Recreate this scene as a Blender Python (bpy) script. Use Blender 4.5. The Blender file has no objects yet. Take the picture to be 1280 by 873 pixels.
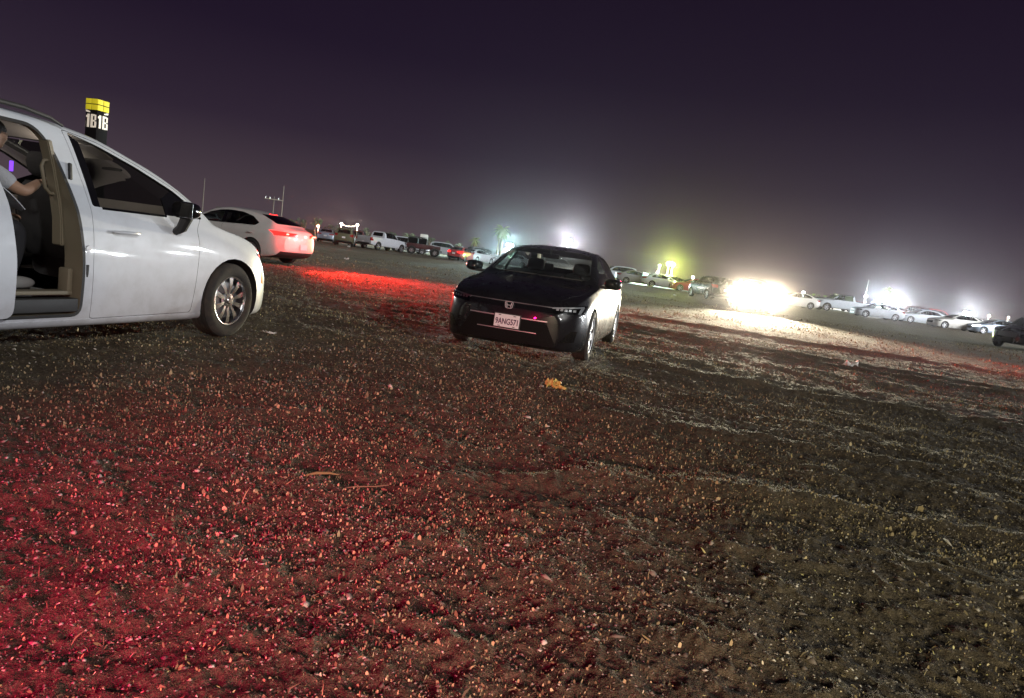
import bpy, bmesh, math, random
import numpy as np
from mathutils import Vector, Matrix, noise

random.seed(7)
RNG = np.random.default_rng(11)
PI = math.pi
scene = bpy.context.scene
COL = scene.collection

# ----------------------------------------------------------------------------
# small helpers
# ----------------------------------------------------------------------------
def tag(o, label=None, cat=None, group=None, kind=None):
    if label: o['label'] = label
    if cat: o['category'] = cat
    if group: o['group'] = group
    if kind: o['kind'] = kind
    return o

def empty(name, loc=(0, 0, 0), rz=0.0, parent=None):
    o = bpy.data.objects.new(name, None)
    o.empty_display_size = 0.2
    COL.objects.link(o)
    o.location = loc
    o.rotation_euler = (0, 0, rz)
    if parent is not None:
        o.parent = parent
    return o

def link(name, me, mat=None, parent=None, loc=None, rot=None):
    o = bpy.data.objects.new(name, me)
    COL.objects.link(o)
    if mat is not None:
        if not me.materials:
            me.materials.append(mat)
        else:
            me.materials[0] = mat
    if parent is not None:
        o.parent = parent
    if loc is not None:
        o.location = loc
    if rot is not None:
        o.rotation_euler = rot
    return o

def finish(bm, smooth=35.0, shift=None):
    """bmesh -> mesh data, smooth shaded with sharp creases"""
    me = bpy.data.meshes.new('m')
    if shift is not None:
        bmesh.ops.translate(bm, verts=bm.verts, vec=shift)
    bm.to_mesh(me)
    bm.free()
    if smooth is not None and len(me.polygons):
        me.polygons.foreach_set('use_smooth', [True] * len(me.polygons))
        me.set_sharp_from_angle(angle=math.radians(smooth))
    me.update()
    return me

def mesh_arrays(verts, faces, smooth=None):
    me = bpy.data.meshes.new('m')
    me.from_pydata([tuple(v) for v in verts], [], faces)
    if smooth is not None:
        me.polygons.foreach_set('use_smooth', [True] * len(me.polygons))
        me.set_sharp_from_angle(angle=math.radians(smooth))
    me.update()
    return me

def children(o):
    return [c for c in bpy.data.objects if c.parent == o]

def copy_tree(o, parent=None, repaint=None):
    c = o.copy()
    COL.objects.link(c)
    if parent is not None:
        c.parent = parent
    if repaint and c.type == 'MESH':
        for s in c.material_slots:
            if s.material and s.material.name in repaint:
                new = repaint[s.material.name]
                s.link = 'OBJECT'
                s.material = new
    for ch in CHILDREN.get(o.name, children(o)):
        copy_tree(ch, c, repaint)
    return c
CHILDREN = {}

# ---- primitive builders that add to a bmesh ---------------------------------
def add_box(bm, c, s, rot=None, bev=0.0, seg=2):
    b = bmesh.new()
    bmesh.ops.create_cube(b, size=1.0)
    for v in b.verts:
        v.co = Vector((v.co.x * s[0], v.co.y * s[1], v.co.z * s[2]))
    if bev > 0:
        bmesh.ops.bevel(b, geom=b.edges[:], offset=bev, segments=seg, affect='EDGES', profile=0.6)
    M = Matrix.Translation(c)
    if rot is not None:
        M = M @ (rot if isinstance(rot, Matrix) else Matrix.Rotation(rot[1], 4, rot[0]))
    bmesh.ops.transform(b, matrix=M, verts=b.verts)
    merge_bm(bm, b)

def merge_bm(bm, b):
    me = bpy.data.meshes.new('t')
    b.to_mesh(me)
    b.free()
    bm.from_mesh(me)
    bpy.data.meshes.remove(me)

def add_tube(bm, pts, r, n=8, caps=True):
    pts = [Vector(p) for p in pts]
    rs = r if isinstance(r, (list, tuple)) else [r] * len(pts)
    rings = []
    up = None
    for i, p in enumerate(pts):
        if i == 0: t = pts[1] - pts[0]
        elif i == len(pts) - 1: t = pts[-1] - pts[-2]
        else: t = pts[i + 1] - pts[i - 1]
        t.normalize()
        if up is None:
            up = Vector((0, 0, 1)) if abs(t.z) < 0.9 else Vector((1, 0, 0))
        a = t.cross(up).normalized()
        b = a.cross(t).normalized()
        up = b
        rings.append([bm.verts.new(p + (a * math.cos(2 * PI * k / n) + b * math.sin(2 * PI * k / n)) * rs[i]) for k in range(n)])
    for i in range(len(rings) - 1):
        for k in range(n):
            bm.faces.new((rings[i][k], rings[i][(k + 1) % n], rings[i + 1][(k + 1) % n], rings[i + 1][k]))
    if caps:
        bm.faces.new(rings[0][::-1])
        bm.faces.new(rings[-1])

def add_lathe_y(bm, prof, n=40, c=(0, 0, 0), closed=False):
    """revolve a (radius, y) profile round the y axis"""
    rings = []
    for (r, y) in prof:
        rings.append([bm.verts.new((c[0] + r * math.cos(2 * PI * k / n), c[1] + y, c[2] + r * math.sin(2 * PI * k / n))) for k in range(n)])
    m = len(rings)
    for i in range(m if closed else m - 1):
        A, B = rings[i], rings[(i + 1) % m]
        for k in range(n):
            bm.faces.new((A[k], A[(k + 1) % n], B[(k + 1) % n], B[k]))

def rounded(poly, r=0.03, seg=3):
    """fillet the corners of a 2-D polygon"""
    out = []
    n = len(poly)
    for i in range(n):
        p = Vector(poly[i]); a = Vector(poly[i - 1]); b = Vector(poly[(i + 1) % n])
        da, db = a - p, b - p
        rr = min(r, da.length * .45, db.length * .45)
        A, B = p + da.normalized() * rr, p + db.normalized() * rr
        for k in range(seg + 1):
            t = k / seg
            q = A * (1 - t) ** 2 + p * 2 * t * (1 - t) + B * t * t
            out.append((q.x, q.y))
    return out

def area2(poly):
    return sum(poly[i - 1][0] * poly[i][1] - poly[i][0] * poly[i - 1][1] for i in range(len(poly))) / 2

def prism(poly, axis, a, b):
    """closed solid: polygon swept along x, y or z between a and b"""
    bm = bmesh.new()
    def P(p, t):
        if axis == 'y': return (p[0], t, p[1])
        if axis == 'x': return (t, p[0], p[1])
        return (p[0], p[1], t)
    A = [bm.verts.new(P(p, a)) for p in poly]
    B = [bm.verts.new(P(p, b)) for p in poly]
    bm.faces.new(A)
    bm.faces.new(B[::-1])
    n = len(poly)
    for i in range(n):
        bm.faces.new((A[i], B[i], B[(i + 1) % n], A[(i + 1) % n]))
    bmesh.ops.recalc_face_normals(bm, faces=bm.faces)
    return bm

def bool_me(me, cutter, op='DIFFERENCE', mat=None):
    """exact boolean of two meshes; returns new mesh data"""
    if isinstance(cutter, bmesh.types.BMesh):
        cm = bpy.data.meshes.new('c')
        cutter.to_mesh(cm)
        cutter.free()
    else:
        cm = cutter
    if mat is not None:
        cm.materials.clear()
        cm.materials.append(mat)
    A = bpy.data.objects.new('a', me); B = bpy.data.objects.new('b', cm)
    COL.objects.link(A); COL.objects.link(B)
    m = A.modifiers.new('b', 'BOOLEAN')
    m.operation = op; m.object = B; m.solver = 'EXACT'
    m.material_mode = 'TRANSFER'
    dg = bpy.context.evaluated_depsgraph_get()
    out = bpy.data.meshes.new_from_object(A.evaluated_get(dg))
    bpy.data.objects.remove(A); bpy.data.objects.remove(B)
    return out

def shade(me, ang=30.0):
    if len(me.polygons):
        me.polygons.foreach_set('use_smooth', [True] * len(me.polygons))
        me.set_sharp_from_angle(angle=math.radians(ang))
    return me

def interp(tab):
    """monotone cubic (pchip) curve through (x, value) points"""
    t = sorted(tab)
    X = np.array([p[0] for p in t], float); Y = np.array([p[1] for p in t], float)
    h = np.diff(X); d = np.diff(Y) / h
    m = np.zeros(len(X))
    for i in range(1, len(X) - 1):
        if d[i - 1] * d[i] > 0:
            w1, w2 = 2 * h[i] + h[i - 1], h[i] + 2 * h[i - 1]
            m[i] = (w1 + w2) / (w1 / d[i - 1] + w2 / d[i])
    m[0], m[-1] = d[0], d[-1]
    def f(x):
        x = min(max(x, X[0]), X[-1])
        i = min(max(int(np.searchsorted(X, x)) - 1, 0), len(h) - 1)
        s = (x - X[i]) / h[i]
        return float((1 + 2 * s) * (1 - s) ** 2 * Y[i] + s * (1 - s) ** 2 * h[i] * m[i] + s * s * (3 - 2 * s) * Y[i + 1] + s * s * (s - 1) * h[i] * m[i + 1])
    return f

def sstep(a, b, x):
    t = min(max((x - a) / (b - a), 0.0), 1.0)
    return t * t * (3 - 2 * t)

def chaikin(pts, it=2):
    for _ in range(it):
        out = [pts[0]]
        for i in range(len(pts) - 1):
            a, b = pts[i], pts[i + 1]
            out.append((a[0] * .75 + b[0] * .25, a[1] * .75 + b[1] * .25))
            out.append((a[0] * .25 + b[0] * .75, a[1] * .25 + b[1] * .75))
        out.append(pts[-1])
        pts = out
    return pts

# ---- car body as a loft of cross-sections -----------------------------------
def loft(sp, inset=0.0, step=0.06, it=2):
    """closed body surface (x forward, y left, z up) from the curves in sp"""
    F = {k: interp(sp[k]) for k in ('top', 'bot', 'wmax', 'zsh', 'wsh', 'wr', 'dz')}
    xf = sp['top'][0][0] if sp['top'][0][0] > sp['top'][-1][0] else sp['top'][-1][0]
    xr = min(p[0] for p in sp['top'])
    n = int((xf - xr) / step)
    xs = [xf, xf - .015, xf - .035, xf - .06, xf - .1] + [xf - .1 - (xf - xr - .2) * k / n for k in range(1, n)] + [xr + .1, xr + .06, xr + .035, xr + .015, xr]
    wtop = sp.get('crown', .55)
    rings = []
    for x in xs:
        zt, zb, wm, zs, ws, wr, dz = [F[k](x) for k in ('top', 'bot', 'wmax', 'zsh', 'wsh', 'wr', 'dz')]
        zs = min(zs, zt - dz - .02)
        h = zs - zb
        cr = sp.get('crease', 0.0)
        ze = zt - dz
        pts = [(0, zb), (wm * .45, zb), (wm - .13 * wm, zb), (wm - .035, zb + .03 * h), (wm - .012, zb + .14 * h), (wm, zb + .34 * h),
               (wm, zb + .50 * h), (wm - .004 - cr, zb + .68 * h), (wm - (wm - ws) * .35 + cr, zb + .84 * h), (ws + (wm - ws) * .18, zs - .035 * h),
               (ws - .004, zs + .01),
               (ws + (wr - ws) * .30 + .012, zs + (ze - zs) * .30), (ws + (wr - ws) * .72 + .012, zs + (ze - zs) * .72),
               (wr + (ws - wr) * .06, ze - (ze - zs) * .06), (wr - .07 * wr, ze + dz * .28), (wr * wtop, zt - dz * .22), (wr * .25, zt - dz * .03), (0, zt)]
        pts = chaikin(pts, it)
        ring = []
        for (y, z) in pts:
            ring.append([x, y, z])
        rings.append(ring)
    bowF, bowR = sp.get('bowF', .2), sp.get('bowR', .15)
    W = max(p[1] for p in sp['wmax'])
    fF0, fR0 = sp.get('bowF0', .1), sp.get('bowR0', xr + .9)
    wsb = interp(sp['wsbow']) if 'wsbow' in sp else None
    def bow(x, y, z, zs, wr):
        q = x
        q -= bowF * sstep(fF0, xf, x) * (abs(y) / W) ** sp.get('bowE', 2.2)
        q += bowR * sstep(-fR0, -xr, -x) * (abs(y) / W) ** 2.2
        if wsb and z > zs:
            q += wsb(x) * (1 - min(1, abs(y) / max(wr, .2)) ** 2) * sstep(zs, zs + .12, z)
        return q
    bm = bmesh.new()
    V = []
    def mk(ring, xbase, dx=0.0):
        zs, wr = F['zsh'](xbase), F['wr'](xbase)
        full = [(p[0], p[1], p[2]) for p in ring] + [(p[0], -p[1], p[2]) for p in ring[-2:0:-1]]
        return [bm.verts.new((bow(p[0], p[1], p[2], zs, wr) + dx, p[1], p[2])) for p in full]
    def capring(ring, s):
        z0 = min(p[2] for p in ring); z1 = max(p[2] for p in ring); zc = (z0 + z1) / 2
        return [[p[0], p[1] * s, zc + (p[2] - zc) * s] for p in ring]
    dome = sp.get('dome', .015)
    seq = []
    for s in (.12, .4, .65, .85, .95):
        seq.append(mk(capring(rings[0], s), xs[0], dome * (1 - s * s)))
    for r, x in zip(rings, xs):
        seq.append(mk(r, x))
    for s in (.95, .85, .65, .4, .12):
        seq.append(mk(capring(rings[-1], s), xs[-1], -dome * (1 - s * s)))
    m = len(seq[0])
    for i in range(len(seq) - 1):
        A, B = seq[i], seq[i + 1]
        for k in range(m):
            bm.faces.new((A[k], B[k], B[(k + 1) % m], A[(k + 1) % m]))
    bm.faces.new(seq[0]); bm.faces.new(seq[-1][::-1])
    bmesh.ops.remove_doubles(bm, verts=bm.verts, dist=1e-5)
    bmesh.ops.recalc_face_normals(bm, faces=bm.faces)
    if inset:
        bm.normal_update()
        for v in bm.verts:
            v.co = v.co - v.normal * inset
    return bm

def patch(base, poly, axis, keep, inset=0.0):
    """piece of a body surface inside a convex 2-D polygon (a pane, a lens, a strip of trim)
    keep(face_center) selects the side of the car"""
    bm = base.copy()
    bmesh.ops.delete(bm, geom=[f for f in bm.faces if not keep(f.calc_center_median(), f.normal)], context='FACES')
    if area2(poly) < 0:
        poly = poly[::-1]
    n = len(poly)
    for i in range(n):
        (x0, y0), (x1, y1) = poly[i], poly[(i + 1) % n]
        d = Vector((x1 - x0, y1 - y0))
        if d.length < 1e-6: continue
        nx, ny = d.y, -d.x          # outward for ccw
        if axis == 'y': co, no = (x0, 0, y0), (nx, 0, ny)
        elif axis == 'x': co, no = (0, x0, y0), (0, nx, ny)
        else: co, no = (x0, y0, 0), (nx, ny, 0)
        g = bm.verts[:] + bm.edges[:] + bm.faces[:]
        if not g: break
        bmesh.ops.bisect_plane(bm, geom=g, plane_co=co, plane_no=no, clear_outer=True, dist=1e-6)
    bm.normal_update()
    if inset:
        for v in bm.verts:
            v.co = v.co - v.normal * inset
    return bm

def thicken(bm, t):
    bm.normal_update()
    bmesh.ops.solidify(bm, geom=bm.faces[:], thickness=t)
    return bm

def text_mesh(s, size, depth=0.004, bold=0.0):
    cu = bpy.data.curves.new('t', 'FONT')
    cu.body = s; cu.size = size; cu.extrude = depth; cu.offset = bold
    cu.align_x = 'CENTER'; cu.align_y = 'CENTER'
    o = bpy.data.objects.new('t', cu)
    COL.objects.link(o)
    dg = bpy.context.evaluated_depsgraph_get()
    me = bpy.data.meshes.new_from_object(o.evaluated_get(dg))
    bpy.data.objects.remove(o)
    me.materials.clear()
    return me

# ---- materials --------------------------------------------------------------
MATS = {}
def mat(name, color=(.5, .5, .5), rough=.5, metal=0.0, coat=0.0, emit=None, estr=0.0, alpha=None, spec=None, dirt=0.0, bump=0.0, bscale=40.0, trans=0.0, ior=None, vary=0.0):
    if name in MATS: return MATS[name]
    m = bpy.data.materials.new(name)
    m.use_nodes = True
    nt = m.node_tree
    b = nt.nodes['Principled BSDF']
    b.inputs['Base Color'].default_value = (*color, 1)
    b.inputs['Roughness'].default_value = rough
    b.inputs['Metallic'].default_value = metal
    b.inputs['Coat Weight'].default_value = coat
    b.inputs['Coat Roughness'].default_value = .04
    if trans: b.inputs['Transmission Weight'].default_value = trans
    if ior: b.inputs['IOR'].default_value = ior
    if spec is not None: b.inputs['Specular IOR Level'].default_value = spec
    if emit:
        b.inputs['Emission Color'].default_value = (*emit, 1)
        b.inputs['Emission Strength'].default_value = estr
    tc = nt.nodes.new('ShaderNodeTexCoord')
    if dirt or vary:
        n = nt.nodes.new('ShaderNodeTexNoise'); n.inputs['Scale'].default_value = 5.0; n.inputs['Detail'].default_value = 7.0; n.inputs['Roughness'].default_value = .65
        nt.links.new(tc.outputs['Object'], n.inputs['Vector'])
        mx = nt.nodes.new('ShaderNodeMix'); mx.data_type = 'RGBA'
        rmp = nt.nodes.new('ShaderNodeMapRange'); rmp.inputs[1].default_value = .45; rmp.inputs[2].default_value = .75
        rmp.inputs[3].default_value = 0; rmp.inputs[4].default_value = dirt or vary
        nt.links.new(n.outputs['Fac'], rmp.inputs[0])
        if dirt and coat:      # road dust clings to the lower body
            sp = nt.nodes.new('ShaderNodeSeparateXYZ'); nt.links.new(tc.outputs['Object'], sp.inputs[0])
            low = nt.nodes.new('ShaderNodeMapRange'); low.inputs[1].default_value = .16; low.inputs[2].default_value = .62
            low.inputs[3].default_value = .62; low.inputs[4].default_value = 0
            nt.links.new(sp.outputs['Z'], low.inputs[0])
            ml = nt.nodes.new('ShaderNodeMath'); ml.operation = 'MULTIPLY'
            nt.links.new(low.outputs[0], ml.inputs[0]); nt.links.new(n.outputs['Fac'], ml.inputs[1])
            ad = nt.nodes.new('ShaderNodeMath'); ad.operation = 'ADD'; ad.use_clamp = True
            nt.links.new(rmp.outputs[0], ad.inputs[0]); nt.links.new(ml.outputs[0], ad.inputs[1])
            nt.links.new(ad.outputs[0], mx.inputs[0])
        else:
            nt.links.new(rmp.outputs[0], mx.inputs[0])
        mx.inputs[6].default_value = (*color, 1)
        dc = (.11, .085, .06) if dirt else tuple(min(1, c * 1.7 + .01) for c in color)
        mx.inputs[7].default_value = (*dc, 1)
        nt.links.new(mx.outputs[2], b.inputs['Base Color'])
        r2 = nt.nodes.new('ShaderNodeMapRange'); r2.inputs[3].default_value = rough; r2.inputs[4].default_value = min(1, rough + .25)
        nt.links.new(n.outputs['Fac'], r2.inputs[0]); nt.links.new(r2.outputs[0], b.inputs['Roughness'])
    if bump:
        n2 = nt.nodes.new('ShaderNodeTexNoise'); n2.inputs['Scale'].default_value = bscale; n2.inputs['Detail'].default_value = 5
        nt.links.new(tc.outputs['Object'], n2.inputs['Vector'])
        bp = nt.nodes.new('ShaderNodeBump'); bp.inputs['Strength'].default_value = bump; bp.inputs['Distance'].default_value = .01
        nt.links.new(n2.outputs['Fac'], bp.inputs['Height']); nt.links.new(bp.outputs[0], b.inputs['Normal'])
    MATS[name] = m
    return m

def glass(name, tint=(.55, .6, .58), refl=1.0, rough=.02):
    """thin window pane: tinted see-through sheet with a fresnel reflection"""
    if name in MATS: return MATS[name]
    m = bpy.data.materials.new(name)
    m.use_nodes = True
    nt = m.node_tree
    nt.nodes.clear()
    out = nt.nodes.new('ShaderNodeOutputMaterial')
    tr = nt.nodes.new('ShaderNodeBsdfTransparent'); tr.inputs[0].default_value = (*tint, 1)
    gl = nt.nodes.new('ShaderNodeBsdfGlossy'); gl.inputs['Roughness'].default_value = rough
    fr = nt.nodes.new('ShaderNodeFresnel'); fr.inputs[0].default_value = 1.5
    mp = nt.nodes.new('ShaderNodeMath'); mp.operation = 'MULTIPLY'; mp.inputs[1].default_value = refl
    mx = nt.nodes.new('ShaderNodeMixShader')
    nt.links.new(fr.outputs[0], mp.inputs[0]); nt.links.new(mp.outputs[0], mx.inputs[0])
    nt.links.new(tr.outputs[0], mx.inputs[1]); nt.links.new(gl.outputs[0], mx.inputs[2])
    nt.links.new(mx.outputs[0], out.inputs[0])
    MATS[name] = m
    return m

def emis(name, color, s):
    if name in MATS: return MATS[name]
    m = bpy.data.materials.new(name)
    m.use_nodes = True
    nt = m.node_tree
    nt.nodes.clear()
    out = nt.nodes.new('ShaderNodeOutputMaterial')
    e = nt.nodes.new('ShaderNodeEmission'); e.inputs[0].default_value = (*color, 1); e.inputs[1].default_value = s
    nt.links.new(e.outputs[0], out.inputs[0])
    MATS[name] = m
    return m

M_WHITE = mat('white_paint', (.55, .59, .65), .26, coat=.9, dirt=.16)
M_DARK = mat('dark_paint', (.008, .008, .010), .16, metal=.0, coat=.55, spec=.15, vary=.25)
M_PEARL = mat('pearl_paint', (.74, .72, .68), .3, coat=.9, dirt=.08)
M_INT = mat('cabin_lining', (.03, .03, .032), .8)
M_BEIGE = mat('beige_trim', (.17, .145, .10), .6, bump=.1, bscale=120)
M_GREYLIN = mat('grey_headliner', (.32, .30, .29), .9, bump=.1, bscale=200)
M_BLACK = mat('black_plastic', (.018, .018, .019), .45, vary=.5, bump=.05, bscale=200)
M_GLOSSB = mat('gloss_black', (.006, .006, .007), .12, coat=.6)
M_RUBBER = mat('tyre_rubber', (.022, .021, .020), .82, dirt=.55, bump=.3, bscale=70)
M_ALLOY = mat('machined_alloy', (.82, .83, .85), .22, metal=1.0)
M_DALLOY = mat('dark_alloy', (.10, .10, .11), .4, metal=.9)
M_GALLOY = mat('grey_alloy', (.45, .45, .47), .35, metal=.9, dirt=.2)
M_CHROME = mat('chrome_trim', (.75, .76, .78), .12, metal=1.0)
M_SATIN = mat('satin_silver', (.62, .62, .64), .35, metal=.25)
M_SEAT = mat('dark_seat_fabric', (.022, .021, .022), .85, bump=.25, bscale=150)
M_CARPET = mat('grey_carpet', (.16, .155, .15), .95, bump=.4, bscale=200)
M_GLASS = glass('clear_pane', (.92, .96, .93), .8)
M_SIDE = glass('side_pane', (.86, .87, .83), .9)
M_TINT = glass('tinted_pane', (.34, .38, .36), 1.0)
M_PRIV = glass('privacy_pane', (.10, .11, .11), 1.0)
M_LENS = glass('lamp_lens', (.72, .74, .75), 1.3, .03)
M_REDLENS = mat('red_lens', (.28, .008, .008), .15, coat=.8)
M_REDLIT = mat('lit_red_lens', (.5, .01, .01), .2, coat=.5, emit=(1, .005, .004), estr=10)
M_REDCORE = emis('tail_lamp_core', (1, .06, .04), 25)
M_AMBER = mat('amber_lens', (.75, .24, .02), .25, coat=.6)
M_PLATE = mat('plate_white', (.78, .78, .80), .35, vary=.06)
M_PLATEINK = mat('plate_ink', (.012, .014, .07), .4)
M_PLATERED = mat('plate_red_ink', (.5, .03, .04), .4)
# ----------------------------------------------------------------------------
# wheels
# ----------------------------------------------------------------------------
_wheel_cache = {}
def wheel_meshes(R, wid, rim, spokes=5, pair=True, tread=True, n=44):
    """tyre, rim face and dark inner of a wheel; outer face towards -y, axle at the origin"""
    key = (R, wid, rim, spokes, pair, n)
    if key in _wheel_cache: return _wheel_cache[key]
    w = wid / 2
    bm = bmesh.new()
    prof = [(rim - .012, w * .55), (rim, w * .82), (rim + .02, w * .93), (rim + (R - rim) * .5, w * 1.0), (R - .03, w * .94), (R - .009, w * .80)]
    if tread:
        for k in (.62, .2, -.2, -.62):
            prof += [(R, w * (k + .13)), (R, w * (k + .05)), (R - .008, w * (k + .04)), (R - .008, w * (k - .04)), (R, w * (k - .05))]
    else:
        prof += [(R, w * .6), (R, -w * .6)]
    prof += [(R - .009, -w * .80), (R - .03, -w * .94), (rim + (R - rim) * .5, -w * 1.0), (rim + .02, -w * .93), (rim, -w * .82), (rim - .012, -w * .55)]
    add_lathe_y(bm, prof, n)
    bmesh.ops.recalc_face_normals(bm, faces=bm.faces)
    tyre = finish(bm, 40)
    tyre.materials.append(M_RUBBER)
    # rim: lip, barrel, spokes, hub
    bm = bmesh.new()
    add_lathe_y(bm, [(rim + .004, -w * .80), (rim - .002, -w * .86), (rim - .014, -w * .84), (rim - .018, -w * .70)], n)
    yo = -w * .74
    hub = .068
    for k in range(spokes):
        a0 = 2 * PI * k / spokes
        for d in ((-.20, .20) if pair else (0,)):
            a = a0 + d * (5.0 / spokes)
            u = Vector((math.cos(a), 0, math.sin(a))); v = Vector((-math.sin(a), 0, math.cos(a)))
            w0, w1 = (.020, .030) if pair else ((.035, .028) if spokes < 8 else (.011, .030))
            r0, r1 = hub * .7, rim - .010
            P = []
            for (rr, ww, yy) in ((r0, w0, yo + .010), (r0 + (r1 - r0) * .55, (w0 + w1) / 2, yo - .004), (r1, w1, yo + .002)):
                P.append([u * rr + v * s * ww + Vector((0, yy + dy, 0)) for s, dy in ((-1, .0), (1, .0), (.75, .035), (-.75, .035))])
            L = [[bm.verts.new(q) for q in ring] for ring in P]
            for i in range(2):
                for j in range(4):
                    bm.faces.new((L[i][j], L[i][(j + 1) % 4], L[i + 1][(j + 1) % 4], L[i + 1][j]))
            bm.faces.new(L[0]); bm.faces.new(L[-1][::-1])
    add_lathe_y(bm, [(.001, yo - .006), (.026, yo - .006), (.034, yo + .001), (hub, yo + .004), (hub + .004, yo + .04)], 20)
    for k in range(5):
        a = 2 * PI * (k + .5) / 5
        add_lathe_y(bm, [(.001, yo - .001), (.008, yo - .001), (.009, yo + .012)], 8, (.05 * math.cos(a), 0, .05 * math.sin(a)))
    bmesh.ops.recalc_face_normals(bm, faces=bm.faces)
    rimm = finish(bm, 30)
    # dark barrel and brake disc behind the spokes
    bm = bmesh.new()
    add_lathe_y(bm, [(rim - .016, -w * .72), (rim - .026, -w * .3), (rim - .03, w * .5), (rim - .012, w * .56)], n)
    add_lathe_y(bm, [(.001, -w * .1), (rim - .028, -w * .1), (rim - .028, w * .0), (.001, w * .0)], n)
    bmesh.ops.recalc_face_normals(bm, faces=bm.faces)
    inner = finish(bm, 30)
    inner.materials.append(M_DALLOY)
    bm = bmesh.new()
    add_lathe_y(bm, [(.08, -w * .28), (rim * .72, -w * .28), (rim * .72, -w * .18), (.08, -w * .18)], 32)
    bmesh.ops.recalc_face_normals(bm, faces=bm.faces)
    disc = finish(bm, 30)
    disc.materials.append(M_GALLOY)
    _wheel_cache[key] = (tyre, rimm, inner, disc)
    return _wheel_cache[key]

def put_wheel(parent, x, y, R, wid, rim, spokes, pair, rim_mat, steer=0.0, spin=0.3, lod=0, z=None):
    """one wheel as a part with tyre / rim / brake disc as its sub-parts; y<0 is the right side"""
    ty, ri, inn, di = wheel_meshes(R, wid, rim, spokes, pair, tread=(lod == 0), n=(44 if lod == 0 else 22))
    w = empty('wheel', (x, y, R if z is None else z), (0 if y < 0 else PI) + steer, parent)
    w.rotation_euler = (0, 0, (0 if y < 0 else PI) + steer)
    a = link('tyre', ty, None, w); a.rotation_euler = (0, spin, 0)
    rm = ri
    if not rm.materials: rm.materials.append(rim_mat)
    b = link('rim', rm, None, w); b.rotation_euler = (0, spin, 0)
    if b.material_slots[0].material != rim_mat:
        b.material_slots[0].link = 'OBJECT'; b.material_slots[0].material = rim_mat
    link('rim_barrel', inn, None, w)
    if lod == 0:
        link('brake_disc', di, None, w)
    return w

# ----------------------------------------------------------------------------
# cabin furniture
# ----------------------------------------------------------------------------
def cushion(sec, n=14):
    """soft block: list of (centre, half-depth vector, half-width vector) -> lofted superellipse"""
    bm = bmesh.new()
    rings = []
    for (c, a, b) in sec:
        c, a, b = Vector(c), Vector(a), Vector(b)
        ring = []
        for k in range(n):
            t = 2 * PI * k / n
            cs, sn = math.cos(t), math.sin(t)
            ring.append(bm.verts.new(c + a * math.copysign(abs(cs) ** .55, cs) + b * math.copysign(abs(sn) ** .55, sn)))
        rings.append(ring)
    for i in range(len(rings) - 1):
        for k in range(n):
            bm.faces.new((rings[i][k], rings[i][(k + 1) % n], rings[i + 1][(k + 1) % n], rings[i + 1][k]))
    bm.faces.new(rings[0][::-1]); bm.faces.new(rings[-1])
    bmesh.ops.recalc_face_normals(bm, faces=bm.faces)
    return finish(bm, 50)

def seat(parent, x, y, zf, wid=.52, m=None, lean=.22, top=.62, head=True, sh=(0, 0, 0)):
    """car seat: x = front of backrest at the hip, zf = top of cushion"""
    m = m or M_SEAT
    s = empty('seat', (x + sh[0], y + sh[1], zf + sh[2]), 0, parent)
    hw = wid / 2
    link('seat_cushion', cushion([((.50, 0, -.10), (0, 0, .06), (0, hw * .80, 0)), ((.46, 0, -.08), (0, 0, .10), (0, hw * .95, 0)), ((.2, 0, -.10), (0, 0, .11), (0, hw, 0)), ((-.08, 0, -.12), (0, 0, .11), (0, hw * .95, 0))]), m, s)
    b = []
    for t, ww, dd in ((0, .95, .07), (.06, 1.0, .10), (.3, 1.0, .095), (.5, .92, .085), (.58, .80, .07), (.63, .62, .045)):
        z = t * top / .63
        b.append(((-.10 - z * lean, 0, z - .06), (dd, 0, 0), (0, hw * ww, 0)))
    link('seat_back', cushion(b), m, s)
    if head:
        z = top
        hb = []
        for t, ww, dd in ((.03, .70, .035), (.06, .95, .055), (.14, 1.0, .06), (.19, .9, .05), (.215, .6, .03)):
            hb.append(((-.09 - (z + t) * lean, 0, z + t - .05), (dd, 0, 0), (0, .135 * ww, 0)))
        link('headrest', cushion(hb), m, s)
    return s

def steering_wheel(parent, loc, tilt=.45, m=None):
    bm = bmesh.new()
    n = 28
    pts = [(0, .185 * math.cos(2 * PI * k / n), .185 * math.sin(2 * PI * k / n)) for k in range(n)]
    rings = []
    for k in range(n):
        c = Vector(pts[k]); o = c.normalized()
        rings.append([bm.verts.new(c + (o * math.cos(t) + Vector((1, 0, 0)) * math.sin(t)) * .015) for t in [2 * PI * j / 6 for j in range(6)]])
    for k in range(n):
        for j in range(6):
            bm.faces.new((rings[k][j], rings[(k + 1) % n][j], rings[(k + 1) % n][(j + 1) % 6], rings[k][(j + 1) % 6]))
    add_box(bm, (0, 0, 0), (.05, .13, .10), bev=.02)
    for a in (0, PI, -PI / 2):
        add_tube(bm, [(0, 0, 0), (0, .18 * math.cos(a), .18 * math.sin(a))], .016, 6)
    add_tube(bm, [(0, 0, 0), (.3, 0, 0)], .03, 8)
    bmesh.ops.recalc_face_normals(bm, faces=bm.faces)
    o = link('steering_wheel', finish(bm, 50), m or M_BLACK, parent, loc)
    o.rotation_euler = (0, tilt, 0)
    return o

# ----------------------------------------------------------------------------
# generic car from a specification
# ----------------------------------------------------------------------------
def side_keep(sgn, zmin=.2):
    return lambda c, n: c.y * sgn > .12 and n.y * sgn > .08

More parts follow.
